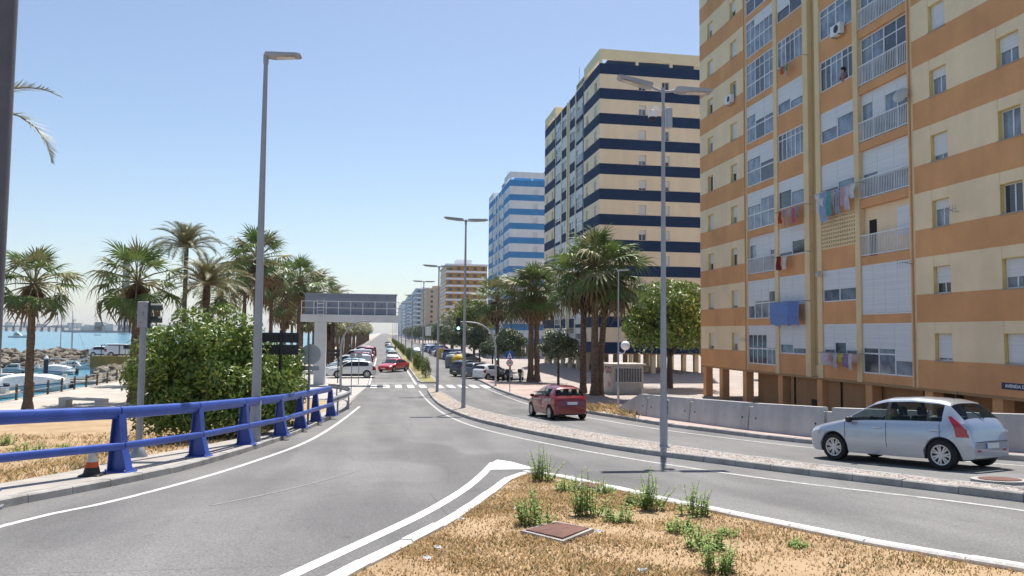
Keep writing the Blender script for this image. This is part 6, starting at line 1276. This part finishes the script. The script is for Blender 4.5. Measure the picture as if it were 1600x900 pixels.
def cloth_line(u0, u1, v, X=22.38):
    a, c = at_x(u0, v, X), at_x(u1, v, X); z = (a.z+c.z)/2
    o = MB().tube([(X-FX, a.y-53+.15, z+.01), (X-FX, c.y-53-.15, z+.01)], .012, 5).build('clothes_line', GALV, orange)
    for q in (a.y+.12, c.y-.12): MB().tube([(X-FX-.05, q-53, z+.01), (.0, q-53, z+.01)], .018, 5).build('line_bracket', GALV, orange)
    return z
def level(v0, u0, us, X=22.38):                               # pixel row of one height along the facade
    z = at_x(u0, v0, X).z; out = []
    for u in us:
        d = ray(u, 450); lo, hi = 0, 900
        for _ in range(40):
            mid = (lo+hi)/2
            if at_x(u, mid, X).z > z: lo = mid
            else: hi = mid
        out.append(lo)
    return out
def row(u0, v0, items, ends):
    cloth_line(ends[0], ends[1], v0)
    for (a, c, hpx, col, shape, lab) in items: v = level(v0, (ends[0]+ends[1])/2, [(a+c)/2])[0]; cloth(a, c, v, v+hpx, col, lab, shape)
W_ = (.72, .73, .76); LBL = (.32, .45, .68)
row(1203, 472, [(1203, 1231, 35, (.20, .33, .68), 'towel', 'large blue sheet hanging at left of the pair'), (1229, 1249, 37, (.16, .27, .60), 'towel', 'blue sheet hanging at right of the pair')], (1200, 1254))
row(1270, 297, [(1272, 1290, 26, W_, 'shirt', 'white shirt first on the upper laundry line'), (1280, 1293, 43, LBL, 'towel', 'pale blue towel on the upper laundry line'), (1291, 1298, 36, (.12, .42, .46), 'towel', 'teal towel on the upper laundry line'), (1298, 1304, 32, (.5, .42, .44), 'trousers', 'dusty pink trousers on the upper laundry line'), (1304, 1312, 38, (.3, .42, .62), 'trousers', 'blue trousers on the upper laundry line'), (1312, 1320, 28, (.62, .42, .46), 'shirt', 'pink shirt on the upper laundry line'), (1319, 1327, 36, (.55, .6, .74), 'towel', 'pale towel on the upper laundry line'), (1325, 1336, 20, W_, 'shirt', 'white shirt last on the upper laundry line')], (1268, 1338))
row(1215, 326, [(1216, 1221, 18, (.45, .07, .02), 'towel', 'orange-red cloth on the short laundry line'), (1221, 1227, 26, (.3, .31, .36), 'trousers', 'dark grey trousers on the short laundry line'), (1228, 1236, 28, (.42, .42, .48), 'trousers', 'light grey trousers on the short laundry line'), (1237, 1242, 23, (.62, .12, .35), 'towel', 'bright pink cloth on the short laundry line'), (1242, 1248, 16, (.26, .34, .42), 'shirt', 'blue-grey shirt on the short laundry line')], (1213, 1256))
row(1212, 398, [(1213, 1220, 21, (.20, .015, .02), 'towel', 'dark red cloth hanging alone beside a white one'), (1221, 1229, 21, (.7, .62, .58), 'towel', 'whitish cloth beside the dark red one')], (1208, 1258))
row(1282, 552, [(1282, 1300, 20, (.62, .60, .68), 'towel', 'pale patterned cloth first on the lowest laundry line'), (1293, 1299, 14, (.75, .42, .34), 'shirt', 'salmon top on the lowest laundry line'), (1300, 1309, 24, (.55, .56, .66), 'shirt', 'lilac shirt on the lowest laundry line'), (1309, 1317, 14, (.62, .52, .05), 'shirt', 'yellow top on the lowest laundry line'), (1317, 1325, 22, (.3, .24, .42), 'towel', 'purple cloth on the lowest laundry line'), (1325, 1331, 26, (.66, .66, .68), 'towel', 'narrow white cloth on the lowest laundry line'), (1331, 1340, 14, (.6, .42, .40), 'shirt', 'pinkish top last on the lowest laundry line')], (1280, 1342))
row(1217, 98, [(1219, 1224, 9, (.55, .14, .05), 'towel', 'small orange cloth below a high window'), (1225, 1230, 8, (.05, .24, .14), 'towel', 'small green cloth below a high window'), (1224, 1232, 15, (.55, .52, .46), 'shirt', 'small pale shirt below a high window')], (1216, 1250))
# air conditioners, dishes and aerials
def aircon(u, v, label):
    p = at_x(u, v, FX-.2); t = thing('air_conditioner', label, 'air conditioner', (FX-.003, p.y, p.z)); MB().bev((-.34, -.42, -.28), (-.06, .42, .28), .02).build('casing', WHITE, t); MB().tube([(-.352, -.1, 0), (-.342, -.1, 0)], .2, 18).build('fan_grille', BLACK, t)
    for s in (-.3, .3): MB().box((-.36, s-.02, -.33), (0, s+.02, -.285)).build('bracket', GALV, t)
aircon(1308, 47, 'white air conditioner under a high window near the top edge'); aircon(1140, 156, 'white air conditioner at the left part of the orange facade'); aircon(1430, 520, 'small air conditioner by the terrace at right') if False else None
def dish(u, v, r, label):
    p = at_x(u, v, FX-.35); t = thing('satellite_dish', label, 'satellite dish', (FX-.35, p.y, p.z), R(200)); MB().lathe([(.02, .09), (r*.4, .075), (r*.75, .035), (r, -.03), (r*1.02, -.035), (r*.7, .02), (.03, .07)], 20).build('reflector', mat('dish_grey', (.5, .49, .47), (.42, .41, .4), 3, .6), t, True).rotation_euler = (0, R(70), 0); MB().tube([(0, 0, 0), (-.33, -.1, -.1)], .02, 6).build('arm', GALV, t)
dish(1406, 148, .36, 'grey satellite dish on the right-hand terrace high up'); dish(1278, 428, .17, 'small white satellite dish on the central pilaster')
def aerial(u, v, label):
    p = at_x(u, v, FX-.5); t = thing('tv_aerial', label, 'aerial', (FX-.002, p.y, p.z)); MB().tube([(0, 0, 0), (-.5, 0, .05)], .014, 5).build('arm', GALV, t); MB().tube([(-.5, -.45, .05), (-.5, .45, .05)], .012, 5).build('boom', GALV, t)
    for k in range(6): MB().tube([(-.5, -.42+.165*k, -.13), (-.5, -.42+.165*k, .23)], .008, 4).build('element', GALV, t)
aerial(1160, 532, 'television aerial low at the left of the orange facade'); aerial(1481, 330, 'television aerial beside a window on the right cream wall'); aerial(1412, 412, 'television aerial on the white shuttered terrace')
# street name plate
p0 = at_x(1566, 602.5, FX); sg = thing('street_name_sign', 'dark blue street name plate reading AVENIDA D on the orange wall', 'sign', (FX-.003, p0.y, p0.z)); MB().bev((-.03, -3.0, -.12), (0, 0, .12), .006).build('plate', flat('plate_navy', (.012, .022, .075), .4), sg)
tx = text('AVENIDA D', .17, WPAINT, sg, (-.0335, -.62, 0), (R(90), 0, R(-90)), bold=.004)
# person at a high window
pw_ = at_x(1316, 122, FX); person((FX+.10, pw_.y, pw_.z-1.18), R(180), 'person leaning at an open window high on the orange block', [(0, 0, .95, .14, .1), (.0, 0, 1.2, .15, .1), (.02, 0, 1.4, .14, .09), (.05, 0, 1.5, .055), (.08, 0, 1.6, .085), (.08, 0, 1.68, .07), (.02, .19, 1.36, .055), (.08, .24, 1.18, .042), (.16, .12, 1.16, .035), (.02, -.19, 1.36, .055), (.08, -.24, 1.18, .042), (.16, -.12, 1.16, .035)], [(0, 1), (1, 2), (2, 3), (3, 4), (4, 5), (2, 6), (6, 7), (7, 8), (2, 9), (9, 10), (10, 11)], person_mat('clothes_window', [(0, (.1, .1, .12)), (.9, (.25, .16, .17)), (1.45, SKIN)]), 'dark', (.075, 0, 1.62))
# ---------------------------------------------------------------- sea haze: one closed box of thin air round everything
hm = bpy.data.materials.new('sea_haze'); hm.use_nodes = True; hn = hm.node_tree; hn.nodes.remove(hn.nodes['Principled BSDF'])
pv = hn.nodes.new('ShaderNodeVolumePrincipled'); pv.inputs['Color'].default_value = (.86, .92, 1, 1); pv.inputs['Density'].default_value = .00009; pv.inputs['Anisotropy'].default_value = .1
hn.links.new(pv.outputs[0], hn.nodes['Material Output'].inputs['Volume'])
hz = struct(MB().box((-9600, -700, SEA-6), (6500, 9600, 175)).build('haze', hm), 'stuff'); tag(hz, 'thin pale sea haze over the bay and the avenue', 'haze')
